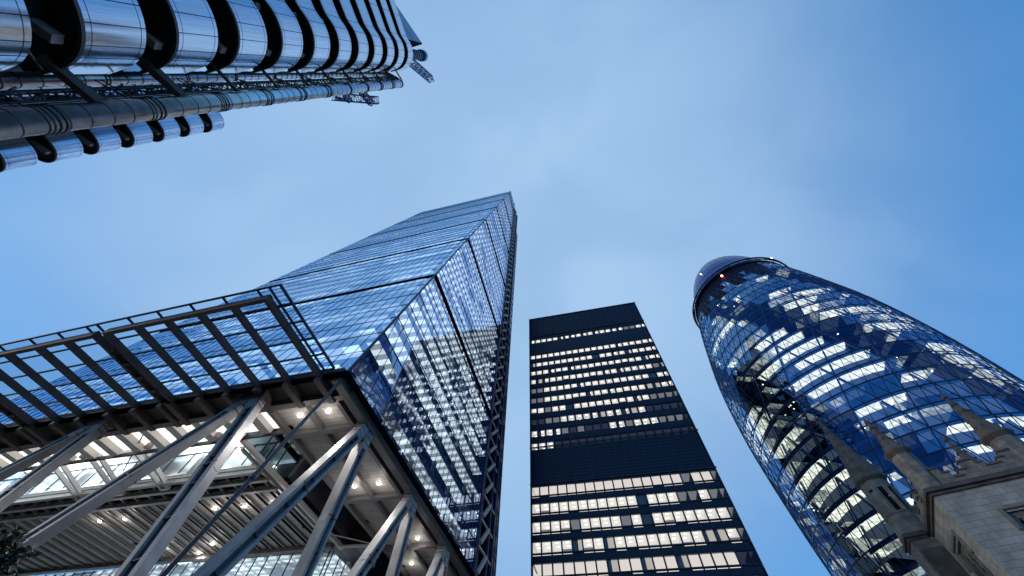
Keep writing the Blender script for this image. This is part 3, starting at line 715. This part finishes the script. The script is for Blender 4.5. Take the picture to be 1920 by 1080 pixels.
# floors, cut back behind the spiral light wells; runs of bays are lit, dim or off
gm = [M['slab_edge'], ceiling('lit_ceiling_bright', (.5, .5, .45), (1.0, 0.96, 0.76), (.4, .4, .9), .30, .62, 2.2, 1.6, .9, .55, 1.5), ceiling('lit_ceiling_mid', (.5, .5, .45), (0.95, 0.97, 0.82), (.4, .4, .9), .30, .62, 2.2, 1.6, .3, .4, .5), emit('lit_ceiling_low', (0.50, 0.70, 0.95), .13), M['room_dark'], M['core_wall']]
m = MB(); dots = MB(); rg = random.Random(11)
for f in range(1, 31):
    z = f * FH; run = 0; kind = 4
    p_lit = .86 if f < 15 else (.76 if f < 21 else (.55 if f < 26 else .30))
    for c in range(72):
        dk = is_dark(c, f - 1); R1 = gr(z)
        if run <= 0 or rg.random() < .04:
            q = rg.random(); run = rg.choice((2, 3, 4, 5, 6))
            kind = (1 if rg.random() < .72 else 2) if q < p_lit else (3 if q < p_lit + .2 else 4)
        run -= 1
        kd = kind
        if dk: kd = {1: 2, 2: 3, 3: 4, 4: 4}[kind] if rg.random() < (.75 if f < 15 else .3) else 4
        ro = R1 - (4.8 if dk else .55); rm = ro - (2.9 if not dk else 4.5); ri = 8.0
        a0, a1 = R(c * 5), R(c * 5 + 5)
        def pt(r, a, zz): return (r * math.cos(a), r * math.sin(a), zz)
        zc = z - .45
        m.face([pt(rm, a0, zc), pt(rm, a1, zc), pt(ro, a1, zc), pt(ro, a0, zc)], kd)
        m.face([pt(ri, a0, zc), pt(ri, a1, zc), pt(rm, a1, zc), pt(rm, a0, zc)], 3 if kd in (1, 2) else 4)
        m.face([pt(ro, a0, zc), pt(ro, a1, zc), pt(ro, a1, z + .3), pt(ro, a0, z + .3)], 0)
        m.face([pt(ri, a0, z + .3), pt(ri, a1, z + .3), pt(ro, a1, z + .3), pt(ro, a0, z + .3)][::-1], 0)
        if rg.random() < .10:     # partitions between bays
            m.face([pt(ro - .4, a0, z - FH + .3), pt(rm - 2, a0, z - FH + .3), pt(rm - 2, a0, zc), pt(ro - .4, a0, zc)], 2 if kd == 1 and rg.random() < .5 else 5)
        if dk and rg.random() < .16:
            for q in range(rg.choice((1, 2, 3))):
                rr_ = ro - rg.uniform(.2, 3); aa = rg.uniform(a0, a1); p = Vector(pt(rr_, aa, zc - .05)); dots.tube([p, p - Vector((0, 0, .1))], [.16, .2], 6)
m.build('floors', gm, gh)
dots.build('light_well_lamps', emit('light_well_lamp', (1, .97, .88), 7.0), gh, kind='stuff')
m = MB(); m.tube([(0, 0, 0), (0, 0, 60), (0, 0, 110), (0, 0, 140)], [17, 17, 15, 9], 36, 0); m.build('core', M['core_wall'], gh)
# plant storeys: alternate louvre and blue panels below the ring, then the smooth dome
m = MB()
ZG = ZR + 8.6
for b_i in range(72):
    th = b_i * 5; th2 = ((th + 180) % 360) - 180
    steps = 3
    for s_ in range(steps):
        za, zb = ZR + (ZG - ZR) * s_ / steps, ZR + (ZG - ZR) * (s_ + 1) / steps
        lou = ((th2 + 180) % 360) < 92 or (th2 > 90)
        m.face([gp(b_i, za), gp(b_i + 1, za), gp(b_i + 1, zb), gp(b_i, zb)], 0 if lou else 1)
m.build('plant_storey_panels', [M['louvre'], M['gh_dome']], gh)
m = MB(); zz = [ZG + (172.5 - ZG) * (i / 16) for i in range(17)]
for i in range(16):
    for c in range(72):
        a, b = zz[i], zz[i + 1]
        if i < 15: m.face([gp(c, a), gp(c + 1, a), gp(c + 1, b), gp(c, b)], 0, True)
        else: m.face([gp(c, a), gp(c + 1, a), gp(c, b)], 0, True)
m.build('dome', M['gh_dome'], gh)
m = MB()
for c in range(0, 72, 2):
    for i in range(15): bar(gp(c, zz[i], .02), gp(c, zz[i + 1], .02), .07, .06)
for i in range(0, 16, 2):
    for c in range(72): bar(gp(c, zz[i], .02), gp(c + 1, zz[i], .02), .07, .06)
m.build('dome_ribs', M['gh_frame'], gh)
# rail track round the dome on brackets
m = MB()
for ro, zz_, rr in ((1.5, ZG + 0.3, .36), (1.6, ZG - 1.5, .22), (0.35, ZG - .8, .5)):
    pts = [gp(c, ZG, ro) + Vector((0, 0, zz_ - ZG)) for c in range(73)]
    m.tube(pts, rr, 6, caps=False)
for c in range(0, 72, 2): m.beam(gp(c, ZG, .0), gp(c, ZG, 1.5) + Vector((0, 0, .3)), .14, .3); m.beam(gp(c, ZG, 1.5) + Vector((0, 0, .3)), gp(c, ZG, 1.6) + Vector((0, 0, -1.9)), .12, .12)
for c in range(30, 50): m.beam(gp(c, ZG, 1.2) + Vector((0, 0, -.8)), gp(c + 1, ZG, 1.2) + Vector((0, 0, -.8)), .2, .9)
m.build('gantry_rail', M['gh_frame'], gh)
M['white_lamp'] = emit('pale_marker_lamp', (1.0, 0.80, 0.74), 8.0)
for c, z, o_, r_l, mm in ((-24.6, ZG - 4.2, .5, .42, 'red_lamp'), (-12.6, ZG + .5, 1.9, .26, 'white_lamp'), (-28.5, ZG + 13, .3, .22, 'white_lamp')):
    m = MB(); p = gp(c, z, o_); m.tube([p, p + Vector((0, 0, .5))], [r_l, r_l * .75], 10); m.build('warning_light', M[mm], gh)

# ------------------------------------------------------------------ building with steel-clad stair towers and outside ducts (leans a degree as the lens saw it)
steel = thing('steel_clad_building', 'stainless steel building with stacked banded stair towers and vertical ribbed ducts, top left', 'building', (0, 0, 0), (0.02526, 0.00327, 0))
def arc(cx, cy, r, a0, a1, n): return [(cx + r * math.cos(R(a0 + (a1 - a0) * i / n)), cy + r * math.sin(R(a0 + (a1 - a0) * i / n))) for i in range(n + 1)]
EDGE = [(-14.78, -30), (-14.74, -20), (-14.72, -12), (-14.70, -7.75), (-14.64, -7.40), (-14.50, -6.98), (-14.42, -6.62)] + arc(-16.62, -6.35, 2.2, 0, 90, 14) + [(-17.1, -4.15), (-17.6, -4.15)]
BACK = [(-17.6, -8), (-20, -8), (-20, -30)]
def inset(line, d):
    res = []
    for i, p in enumerate(line):
        a = line[max(0, i - 1)]; b = line[min(len(line) - 1, i + 1)]
        t = Vector((b[0] - a[0], b[1] - a[1])).normalized(); res.append((p[0] - t.y * d, p[1] + t.x * d))
    return res
def stair_tower(nm, edge, back, z_list, zb, zt, seams, brk, trim_d=.05):
    inner = inset(edge, 1.15)
    m = MB(); m.prism(inner + [(x, y) for x, y in back], zb, zt, 0); tw = m.build('stair_tower', M['recess'], steel)
    for z in z_list:
        m = MB()
        m.strip(edge, z + .10, z + 2.5, 0); m.strip(inset(edge, .10), z + .10, z + 2.5, 1, flip=True)
        e2 = edge; i2 = inset(edge, .10)
        for i in range(len(edge) - 1):
            m.face([(*e2[i], z + 2.5), (*e2[i + 1], z + 2.5), (*i2[i + 1], z + 2.5), (*i2[i], z + 2.5)], 1)
        for hz in (.34, 2.28):   # folded edges of the panels
            m.strip(inset(edge, -.004), z + hz, z + hz + .022, 1)
        for s_ in seams:      # upright panel joints
            i = int(s_); f = s_ - i; p = Vector(edge[i]).lerp(Vector(edge[i + 1]), f); t = (Vector(edge[i + 1]) - Vector(edge[i])).normalized(); n = Vector((t.y, -t.x))
            a = p + n * .004; m.hexa([(*(a - t * .016 - n * .02), z + .1), (*(a + t * .016 - n * .02), z + .1), (*(a + t * .016), z + .1), (*(a - t * .016), z + .1),
                                    (*(a - t * .016 - n * .02), z + 2.5), (*(a + t * .016 - n * .02), z + 2.5), (*(a + t * .016), z + 2.5), (*(a - t * .016), z + 2.5)], 1)
        band = m.build('cladding_band', [M['steel_bright'], M['recess']], tw)
        m = MB()   # underside and rim
        poly = inset(edge, .03) + list(back); b = len(m.v)
        m.prism(inset(edge, .06) + list(back), z + .16, z + .3, 0)
        m.strip(inset(edge, -.018), z - .02, z + .12, 1); m.strip(inset(edge, .12), z - .02, z + .12, 1, flip=True)
        for i in range(len(edge) - 1):
            q0, q1, q2, q3 = inset(edge, -.018)[i], inset(edge, -.018)[i + 1], inset(edge, .12)[i + 1], inset(edge, .12)[i]
            m.face([(*q0, z - .02), (*q3, z - .02), (*q2, z - .02), (*q1, z - .02)], 1)
        m.build('landing_soffit', [M['recess'], M['trim']], tw)
        if brk:
            m = MB()
            for a_, b_2 in brk: m.beam((*a_, z - .30), (*b_2, z - .30), .34, .40)
            m.build('landing_beam', M['bracket'], tw)
    return tw
big = stair_tower('big', EDGE, BACK, [16.5 + 4.0 * k for k in range(-4, 11)], 0, 60.0, [1.3, 2.5, 3.6, 5.9, 9.3, 12.4, 15.6, 18.0, 19.6],
                  [((-17.6, -7.4), (-15.75, -4.78)), ((-17.3, -8.4), (-15.0, -7.05))])
SM = [(-45.32, -14), (-45.30, -5.1)] + arc(-46.8, -5.05, 1.5, 0, 180, 16)[0:] + [(-48.3, -9)]
tw2 = stair_tower('small', SM, [(-48.3, -14)], [36.1 + 4.0 * k for k in range(-9, 6)], 0, 57.6, [0.97, 3.5, 6.0, 8.5, 11.5, 14.0], [((-47.2, -6.5), (-45.9, -4.3))])
m = MB(); m.prism(inset(SM, .05), 57.6, 58.6); m.build('tower_cap', M['blue_panel'], tw2)
# main block behind the towers
m = MB()
for k in range(13): m.box(-43, -20.2, -46, -12, k * 4 + .1, k * 4 + 3.2, 0); m.box(-42.6, -20.6, -45.6, -12.4, k * 4 + 3.2, k * 4 + 4.1, 1)
m.build('main_block', [M['concrete_dark'], M['recess']], steel)
# plant room with louvred blue wall standing above the big tower
m = MB()
def prw(y): return -12.19 + .39 * y
A, B = (prw(-7.55), -7.55), (prw(-30), -30)
for i in range(2):
    z0 = 59.5 + i * 4.6; m.hexa([(*B, z0), (*A, z0), (A[0] - 6, A[1] - .0, z0), (B[0] - 6, B[1], z0), (*B, z0 + 4.35), (*A, z0 + 4.35), (A[0] - 6, A[1], z0 + 4.35), (B[0] - 6, B[1], z0 + 4.35)], 0)
for z0, o_ in ((59.5, .06), (61.0, .02), (62.5, .02), (63.95, .05), (65.4, .02), (66.9, .02), (68.6, .07)):
    m.hexa([(B[0] + o_, B[1], z0 - .12), (A[0] + o_, A[1] + .2, z0 - .12), (A[0] - 6, A[1] + .2, z0 - .12), (B[0] - 6, B[1], z0 - .12), (B[0] + o_, B[1], z0 + .12), (A[0] + o_, A[1] + .2, z0 + .12), (A[0] - 6, A[1] + .2, z0 + .12), (B[0] - 6, B[1], z0 + .12)], 1)
m.build('plant_room', [M['blue_panel'], M['steel_dark']], steel)
m = MB(); m.tube([(-16.75, -6.35, 59), (-16.75, -6.35, 72)], .62, 20); m.tube([(-16.75, -6.35, 72), (-16.75, -6.35, 73.8)], .86, 20, 1)
for k in range(9): m.tube([(-16.75, -6.35, 60 + k * 1.3), (-16.75, -6.35, 60.25 + k * 1.3)], .70, 20, 1)
m.build('roof_flue', [M['steel_dark'], M['blue_panel']], steel)
def lattice(m, p, q, wd, n, r=.05):
    p = Vector(p); q = Vector(q); d = (q - p).normalized(); a = d.cross(Vector((0, 0, 1)))
    if a.length < .2: a = Vector((1, 0, 0))
    a = a.normalized() * wd / 2; b = a.cross(d).normalized() * wd / 2
    for s1, s2 in ((1, 1), (1, -1), (-1, -1), (-1, 1)): m.beam(p + a * s1 + b * s2, q + a * s1 + b * s2, r * 2, r * 2)
    for i in range(n):
        c0, c1 = p.lerp(q, i / n), p.lerp(q, (i + 1) / n); s_ = 1 if i % 2 else -1
        for k in (1, -1):
            m.beam(c0 + a * s_ + b * k, c1 - a * s_ + b * k, r, r); m.beam(c0 + b * s_ + a * k, c1 - b * s_ + a * k, r, r)
        m.beam(c1 + a + b, c1 - a + b, r, r); m.beam(c1 + a - b, c1 - a - b, r, r); m.beam(c1 + a + b, c1 + a - b, r, r); m.beam(c1 - a + b, c1 - a - b, r, r)
m = MB(); lattice(m, (-15.6, -4.9, 60.5), (-15.3, -2.5, 68), .8, 10, .06); m.build('crane_boom', M['blue_panel'], steel)
m = MB(); lattice(m, (-27.5, -3.5, 58), (-21.5, -1.5, 58.5), .9, 10, .06); lattice(m, (-24, -3.8, 59.5), (-22.6, -1.3, 58.6), .7, 6, .06); lattice(m, (-26.2, -4.2, 59.5), (-25.6, -2.4, 58.4), .6, 5, .06)
m.beam((-26.6, -3.2, 57), (-26.3, -2.7, 59), .3, .3)
m.build('maintenance_cradle', M['blue_panel'], steel)
# ribbed ducts
def duct(x, y, r, z0, z1, pitch, elbow=None, nm='service_duct'):
    m = MB(); pts = [(x, y, z0), (x, y, z1)]
    if elbow:
        pts = [(x, y, z0), (x, y, z1 - 1.2)] + [(x + elbow[0] * (1 - math.cos(R(t))), y + elbow[1] * (1 - math.cos(R(t))), z1 - 1.2 + 1.3 * math.sin(R(t))) for t in range(10, 91, 10)] + [(x + elbow[0] * 3.2, y + elbow[1] * 3.2, z1 + .1)]
    m.tube(pts, r, 28); z = z0 + .3; k = 0
    while z < z1 - 1.0:
        big_ = (k % 5 == 3)
        for dz in ((0, .16) if big_ else (0,)): m.tube([(x, y, z + dz), (x, y, z + dz + .05)], r + (.035 if big_ else .014), 28, 1)
        z += pitch * random.uniform(.8, 1.2); k += 1
    return m.build(nm, [M['steel_pipe'], M['trim']], steel)
DX, DY = -16.41, -2.50
duct(DX, DY, .43, 4, 55.8, .8, (-.9, -.75))
duct(-19.1, -4.33, .27, 4, 56.5, .85)
duct(-21.3, -4.55, .34, 4, 30, .9)
# brackets from tower to duct, ladders and cables between
for k in range(-4, 11):
    z = 16.5 + 4 * k; q = 1.0 if k < 2 else .45
    m = MB(); m.beam((-17.0, -4.6, z - .1), (-16.6, -2.85, z + .3), .30 * q, .36 * q); m.build('duct_bracket', M['concrete_dark'], steel)
    if k < 2: m = MB(); m.beam((-17.7, -4.7, z + .4), (-17.1, -3.0, z + .9), .26 * q, .32 * q); m.build('duct_bracket', M['concrete_dark'], steel)
m = MB(); lattice(m, (-17.6, -3.42, 4), (-17.6, -3.42, 55.5), .34, 90, .045); m.build('duct_truss', M['steel_dark'], steel)
m = MB()
for k in range(-3, 10):
    z = 16.5 + 4 * k
    for d_ in (0, .25):
        m.tube([(-17.4, -3.9, z + 1.5 + d_), (-17.0, -3.0, z + 2.0 + d_), (DX, DY + .1, z + 2.2 + d_ - .1)], .03, 5)
    m.tube([(DX, DY, z + 2.0), (DX, DY, z + 2.07)], .47, 24); m.tube([(DX, DY, z + 2.2), (DX, DY, z + 2.27)], .47, 24)
    m.tube([(-18.6, -3.7, z), (-17.6, -3.2, z + 1.4), (-17.3, -3.6, z + 2.4), (-18.3, -3.9, z + 3.4)], .05, 5)
m.build('duct_cables', M['steel_dark'], steel)
# ------------------------------------------------------------------ church tower
CH0 = Vector((25.57, 35.93, 0)); CYAW = math.atan2(-.285, .958); CS = 7.8; CC = 19.3
ch = thing('church_tower', 'grey stone church tower with battlements, spired corner turrets and belfry openings, bottom right', 'church tower', CH0, (0, 0, CYAW))
def wall_open(m, xf, L, z0, z1, ou0, ou1, oz0, oz1, dep=.55):
    """wall sheet with one recessed opening; xf maps (u, depth, z)"""
    for a, b, c, d in ((0, ou0, z0, z1), (ou1, L, z0, z1), (ou0, ou1, z0, oz0), (ou0, ou1, oz1, z1)):
        m.face([xf(a, 0, c), xf(b, 0, c), xf(b, 0, d), xf(a, 0, d)], 0)
    m.face([xf(ou0, 0, oz0), xf(ou0, dep, oz0), xf(ou0, dep, oz1), xf(ou0, 0, oz1)], 1); m.face([xf(ou1, 0, oz0), xf(ou1, dep, oz0), xf(ou1, dep, oz1), xf(ou1, 0, oz1)], 1)
    m.face([xf(ou0, 0, oz1), xf(ou1, 0, oz1), xf(ou1, dep, oz1), xf(ou0, dep, oz1)], 1); m.face([xf(ou0, 0, oz0), xf(ou1, 0, oz0), xf(ou1, dep, oz0), xf(ou0, dep, oz0)], 1)
def fs(u, d, z): return (u, d, z)
def fw(u, d, z): return (d, u, z)
def fe(u, d, z): return (CS - d, u, z)
def fn(u, d, z): return (u, CS - d, z)
m = MB(); wall_open(m, fs, CS, 0, CC, 2.9, 5.2, 11.5, 17.35); m.build('tower_wall', [M['stone'], M['stone_mid']], ch)
m = MB(); wall_open(m, fw, CS, 0, CC, 2.5, 5.5, 11.5, 17.35); m.build('tower_wall', [M['stone'], M['stone_mid']], ch)
m = MB(); wall_open(m, fe, CS, 0, CC, 2.7, 5.2, 11.5, 17.35); wall_open(m, fn, CS, 0, CC, 2.7, 5.2, 11.5, 17.35); m.build('tower_wall', [M['stone'], M['stone_mid']], ch)
def belfry(xf, u0, u1):
    m = MB(); n = 3
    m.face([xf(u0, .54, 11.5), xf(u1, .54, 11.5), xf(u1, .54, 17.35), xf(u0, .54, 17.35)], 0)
    wd = (u1 - u0)
    def bx2(a, b, d0, d1, c, d, mi):
        P = [xf(a, d0, c), xf(b, d0, c), xf(b, d1, c), xf(a, d1, c), xf(a, d0, d), xf(b, d0, d), xf(b, d1, d), xf(a, d1, d)]; m.hexa(P, mi)
    for i in range(1, n): bx2(u0 + wd * i / n - .09, u0 + wd * i / n + .09, .15, .5, 11.5, 17.34, 1)
    for i in range(n):
        a, b = u0 + wd * i / n + .09, u0 + wd * (i + 1) / n - .09
        for s_ in range(7):   # pointed heads
            t0 = s_ / 7; h0 = .9 * (1 - abs(2 * t0 - 1) ** 1.7)
            bx2(a + (b - a) * t0, a + (b - a) * (s_ + 1) / 7, .2, .45, 16.1 + h0, 17.34, 1)
        for k in range(9): 
            z_ = 11.8 + k * .5; P = [xf(a, .25, z_), xf(b, .25, z_), xf(b, .5, z_ + .3), xf(a, .5, z_ + .3)]; m.face(P, 2)
    bx2(u0 - .3, u1 + .3, -.16, -.002, 17.5, 17.75, 1); bx2(u0 - .32, u0 - .1, -.16, -.003, 16.2, 17.5, 1); bx2(u1 + .1, u1 + .32, -.16, -.003, 16.2, 17.5, 1)
    m.build('belfry_opening', [M['void'], M['stone_mid'], M['stone_dark']], ch)
belfry(fs, 2.9, 5.2); belfry(fw, 2.5, 5.5)
# string course with undercut
m = MB()
for o_, a, b in ((.16, CC - .05, CC + .18), (.36, CC + .18, CC + .42), (.22, CC + .42, CC + .55)):
    m.box(-o_, CS + o_, -o_, CS + o_, a, b)
m.build('cornice', M['stone_dark'], ch)
# parapet with stepped battlements
m = MB(); zb = CC + .55
prof_s = [(1.2, 1.75, 21.1), (1.75, 2.25, 20.65), (2.25, 2.8, 20.2), (2.8, 3.3, 20.6), (3.3, 4.15, 21.2), (4.15, 4.6, 20.85), (4.6, 5.55, 20.5), (5.55, 6.0, 20.85), (6.0, 6.7, 21.25)]
for side in range(4):
    m = MB()
    for a, b, h in prof_s:
        if side == 0: m.box(a, b, -.05, .35, zb, h, 0); m.box(a - .04, b + .04, -.13, .43, h, h + .12, 1)
        if side == 1: m.box(-.05, .35, a, b, zb, h, 0); m.box(-.13, .43, a - .04, b + .04, h, h + .12, 1)
        if side == 2: m.box(a, b, CS - .35, CS + .05, zb, h - .1, 0)
        if side == 3: m.box(CS - .35, CS + .05, a, b, zb, h - .12, 0)
    m.build('battlements', [M['stone_mid'], M['stone_dark']], ch)
m = MB(); m.box(.3, CS - .3, .3, CS - .3, CC + .3, CC + .8); m.build('lead_roof', M['stone_dark'], ch)
def octo(cx, cy, r, z0, z1, r1=None, n=8):
    r1 = r if r1 is None else r1
    return [(cx + r * math.cos(R(22.5 + 45 * k)), cy + r * math.sin(R(22.5 + 45 * k)), z0) for k in range(n)], [(cx + r1 * math.cos(R(22.5 + 45 * k)), cy + r1 * math.sin(R(22.5 + 45 * k)), z1) for k in range(n)]
def frust(m, cx, cy, r0, r1, z0, z1, mi=0):
    a, b = octo(cx, cy, r0, z0, z1, r1); m.mesh(a + b, [(i, (i + 1) % 8, 8 + (i + 1) % 8, 8 + i) for i in range(8)] + [tuple(range(7, -1, -1)), tuple(range(8, 16))], mi)
def pinnacle(cx, cy, r, zsh, zsp, ztip):
    m = MB(); frust(m, cx, cy, r, r * .96, CC + .5, zsp, 0); frust(m, cx, cy, r * .97, r * 1.2, zsp - .35, zsp, 1); frust(m, cx, cy, r * 1.2, r * 1.18, zsp, zsp + .2, 1)
    o = m.build('corner_turret', [M['stone_mid'], M['stone_dark']], ch)
    m = MB(); n = 5
    rr = [r * 1.02, r * .70, r * .50, r * .34, r * .2, .09]
    for i in range(n):
        z0, z1 = zsp + .2 + (ztip - zsp - .2) * i / n, zsp + .2 + (ztip - zsp - .2) * (i + 1) / n
        frust(m, cx, cy, rr[i], rr[i + 1], z0, z1 - .001, 0)
        for k in range(8):      # crockets along the arrises
            a_ = R(22.5 + 45 * k); rad_ = rr[i + 1] + .04
            c = Vector((cx + rad_ * math.cos(a_), cy + rad_ * math.sin(a_), z1 - .1)); m.box(c.x - .055, c.x + .055, c.y - .055, c.y + .055, c.z - .07, c.z + .09)
    frust(m, cx, cy, .22, .2, ztip - .1, ztip + .12, 0); frust(m, cx, cy, .1, .04, ztip + .12, ztip + .5, 0)
    m.build('spire', M['stone_dark'], o)
pinnacle(.62, .62, .88, 21, 23.2, 26.7)
pinnacle(CS - .55, .6, .95, 21, 22.6, 27.0)
pinnacle(CS - .6, CS - .6, .9, 21, 23, 26.8)
# taller stair turret at the far left corner with an open lantern
tcx, tcy, tr = -.70, 8.25, 1.28
m = MB(); m.box(-1.86, .5, 6.95, 9.6, 0, CC, 0); m.box(-1.72, .4, 6.8, 6.948, 0, CC - .8, 1); m.build('stair_turret_base', [M['stone_mid'], M['stone_dark']], ch)
m = MB()
for o_, a, b in ((.10, CC - .05, CC + .18), (.28, CC + .18, CC + .42), (.16, CC + .42, CC + .55)): m.box(-1.86 - o_, -.37, 6.95 - o_, 9.6 + o_, a, b)
m.build('turret_cornice', M['stone_dark'], ch)
m = MB(); frust(m, tcx, tcy, tr + .25, tr + .02, CC + .5, CC + 1.6, 0); frust(m, tcx, tcy, tr, tr, CC + 1.6, CC + 2.4, 0)
frust(m, tcx, tcy, tr + .02, tr + .12, CC + 2.25, CC + 2.45, 0)
for k in range(8):          # eight piers round the lantern, open between
    a0 = R(22.5 + 45 * k)
    px, py = tcx + (tr - .16) * math.cos(a0), tcy + (tr - .16) * math.sin(a0)
    f = [Vector((px, py, 0)) + Vector((math.cos(a0 + t_) * .24, math.sin(a0 + t_) * .24, 0)) for t_ in (0, R(90), R(180), R(270))]
    m.prism([(p.x, p.y) for p in f], CC + 2.4, CC + 4.75, 0)
    if k not in (5, 1, 6, 2):
        a1 = a0 + R(45); q = Vector((tcx + (tr - .12) * math.cos(a1), tcy + (tr - .12) * math.sin(a1), 0)); p0 = Vector((px, py, 0))
        m.beam(p0 + Vector((0, 0, CC + 3.4)), q + Vector((0, 0, CC + 3.4)), .12, 2.4)
frust(m, tcx, tcy, tr, tr, CC + 4.75, CC + 5.5, 0); frust(m, tcx, tcy, tr, tr * 1.22, CC + 5.5, CC + 5.8, 1); frust(m, tcx, tcy, tr * 1.22, tr * 1.2, CC + 5.8, CC + 6.0, 1)
lan = m.build('stair_turret', [M['stone_mid'], M['stone_dark']], ch)
m = MB(); n = 8; z0s = CC + 6.0; ztip = 33.2
for i in range(n):
    t0, t1 = i / n, (i + 1) / n; f_ = lambda t: tr * 1.08 * (1 - t) ** 1.3 + .11
    a, b = z0s + (ztip - z0s) * t0, z0s + (ztip - z0s) * t1
    frust(m, tcx, tcy, f_(t0), f_(t1), a, b - .001, 0)
    for k in range(8):
        a_ = R(22.5 + 45 * k); rad_ = f_(t1) + .05; m.box(tcx + rad_ * math.cos(a_) - .05, tcx + rad_ * math.cos(a_) + .05, tcy + rad_ * math.sin(a_) - .05, tcy + rad_ * math.sin(a_) + .05, b - .15, b + .02)
frust(m, tcx, tcy, .24, .22, ztip - .1, ztip + .15); frust(m, tcx, tcy, .1, .04, ztip + .15, ztip + .7)
m.build('spire', M['stone_dark'], lan)

# ------------------------------------------------------------------ tree whose dark crown shows low on the left
tree = thing('tree', 'small dark leafy tree behind the slanting columns at the left edge', 'tree', (-27.2, 11.9, 0))
m = MB(); m.tube([(0, 0, 0), (.05, .02, 2.5), (-.05, .05, 5), (.1, 0, 7.2), (.05, .05, 9.4)], [.17, .14, .11, .07, .02], 8)
for k in range(9):
    a = k * 2.4; z0 = 5.5 + k * .38; m.tube([(0, 0, z0), (math.cos(a) * .7, math.sin(a) * .7, z0 + .6), (math.cos(a) * 1.2, math.sin(a) * 1.2, z0 + .9)], [.05, .03, .012], 5)
m.build('trunk', M['bark'], tree)
m = MB(); rr = random.Random(3)
for k in range(90):
    a = rr.uniform(0, 6.28); q = rr.random() ** .6 * 1.35; c = Vector((math.cos(a) * q, math.sin(a) * q, 7.6 + rr.uniform(-1.5, 1.9) * (1 - q * .25)))
    for l in range(26):
        p = c + Vector((rr.gauss(0, .2), rr.gauss(0, .2), rr.gauss(0, .17))); d = Vector((rr.gauss(0, 1), rr.gauss(0, 1), rr.gauss(0, .6))).normalized() * .17; n = d.cross(Vector((rr.random(), rr.random(), rr.random()))).normalized() * .085
        m.face([p - d, p + n, p + d, p - n])
m.build('crown', M['leaf'], tree)
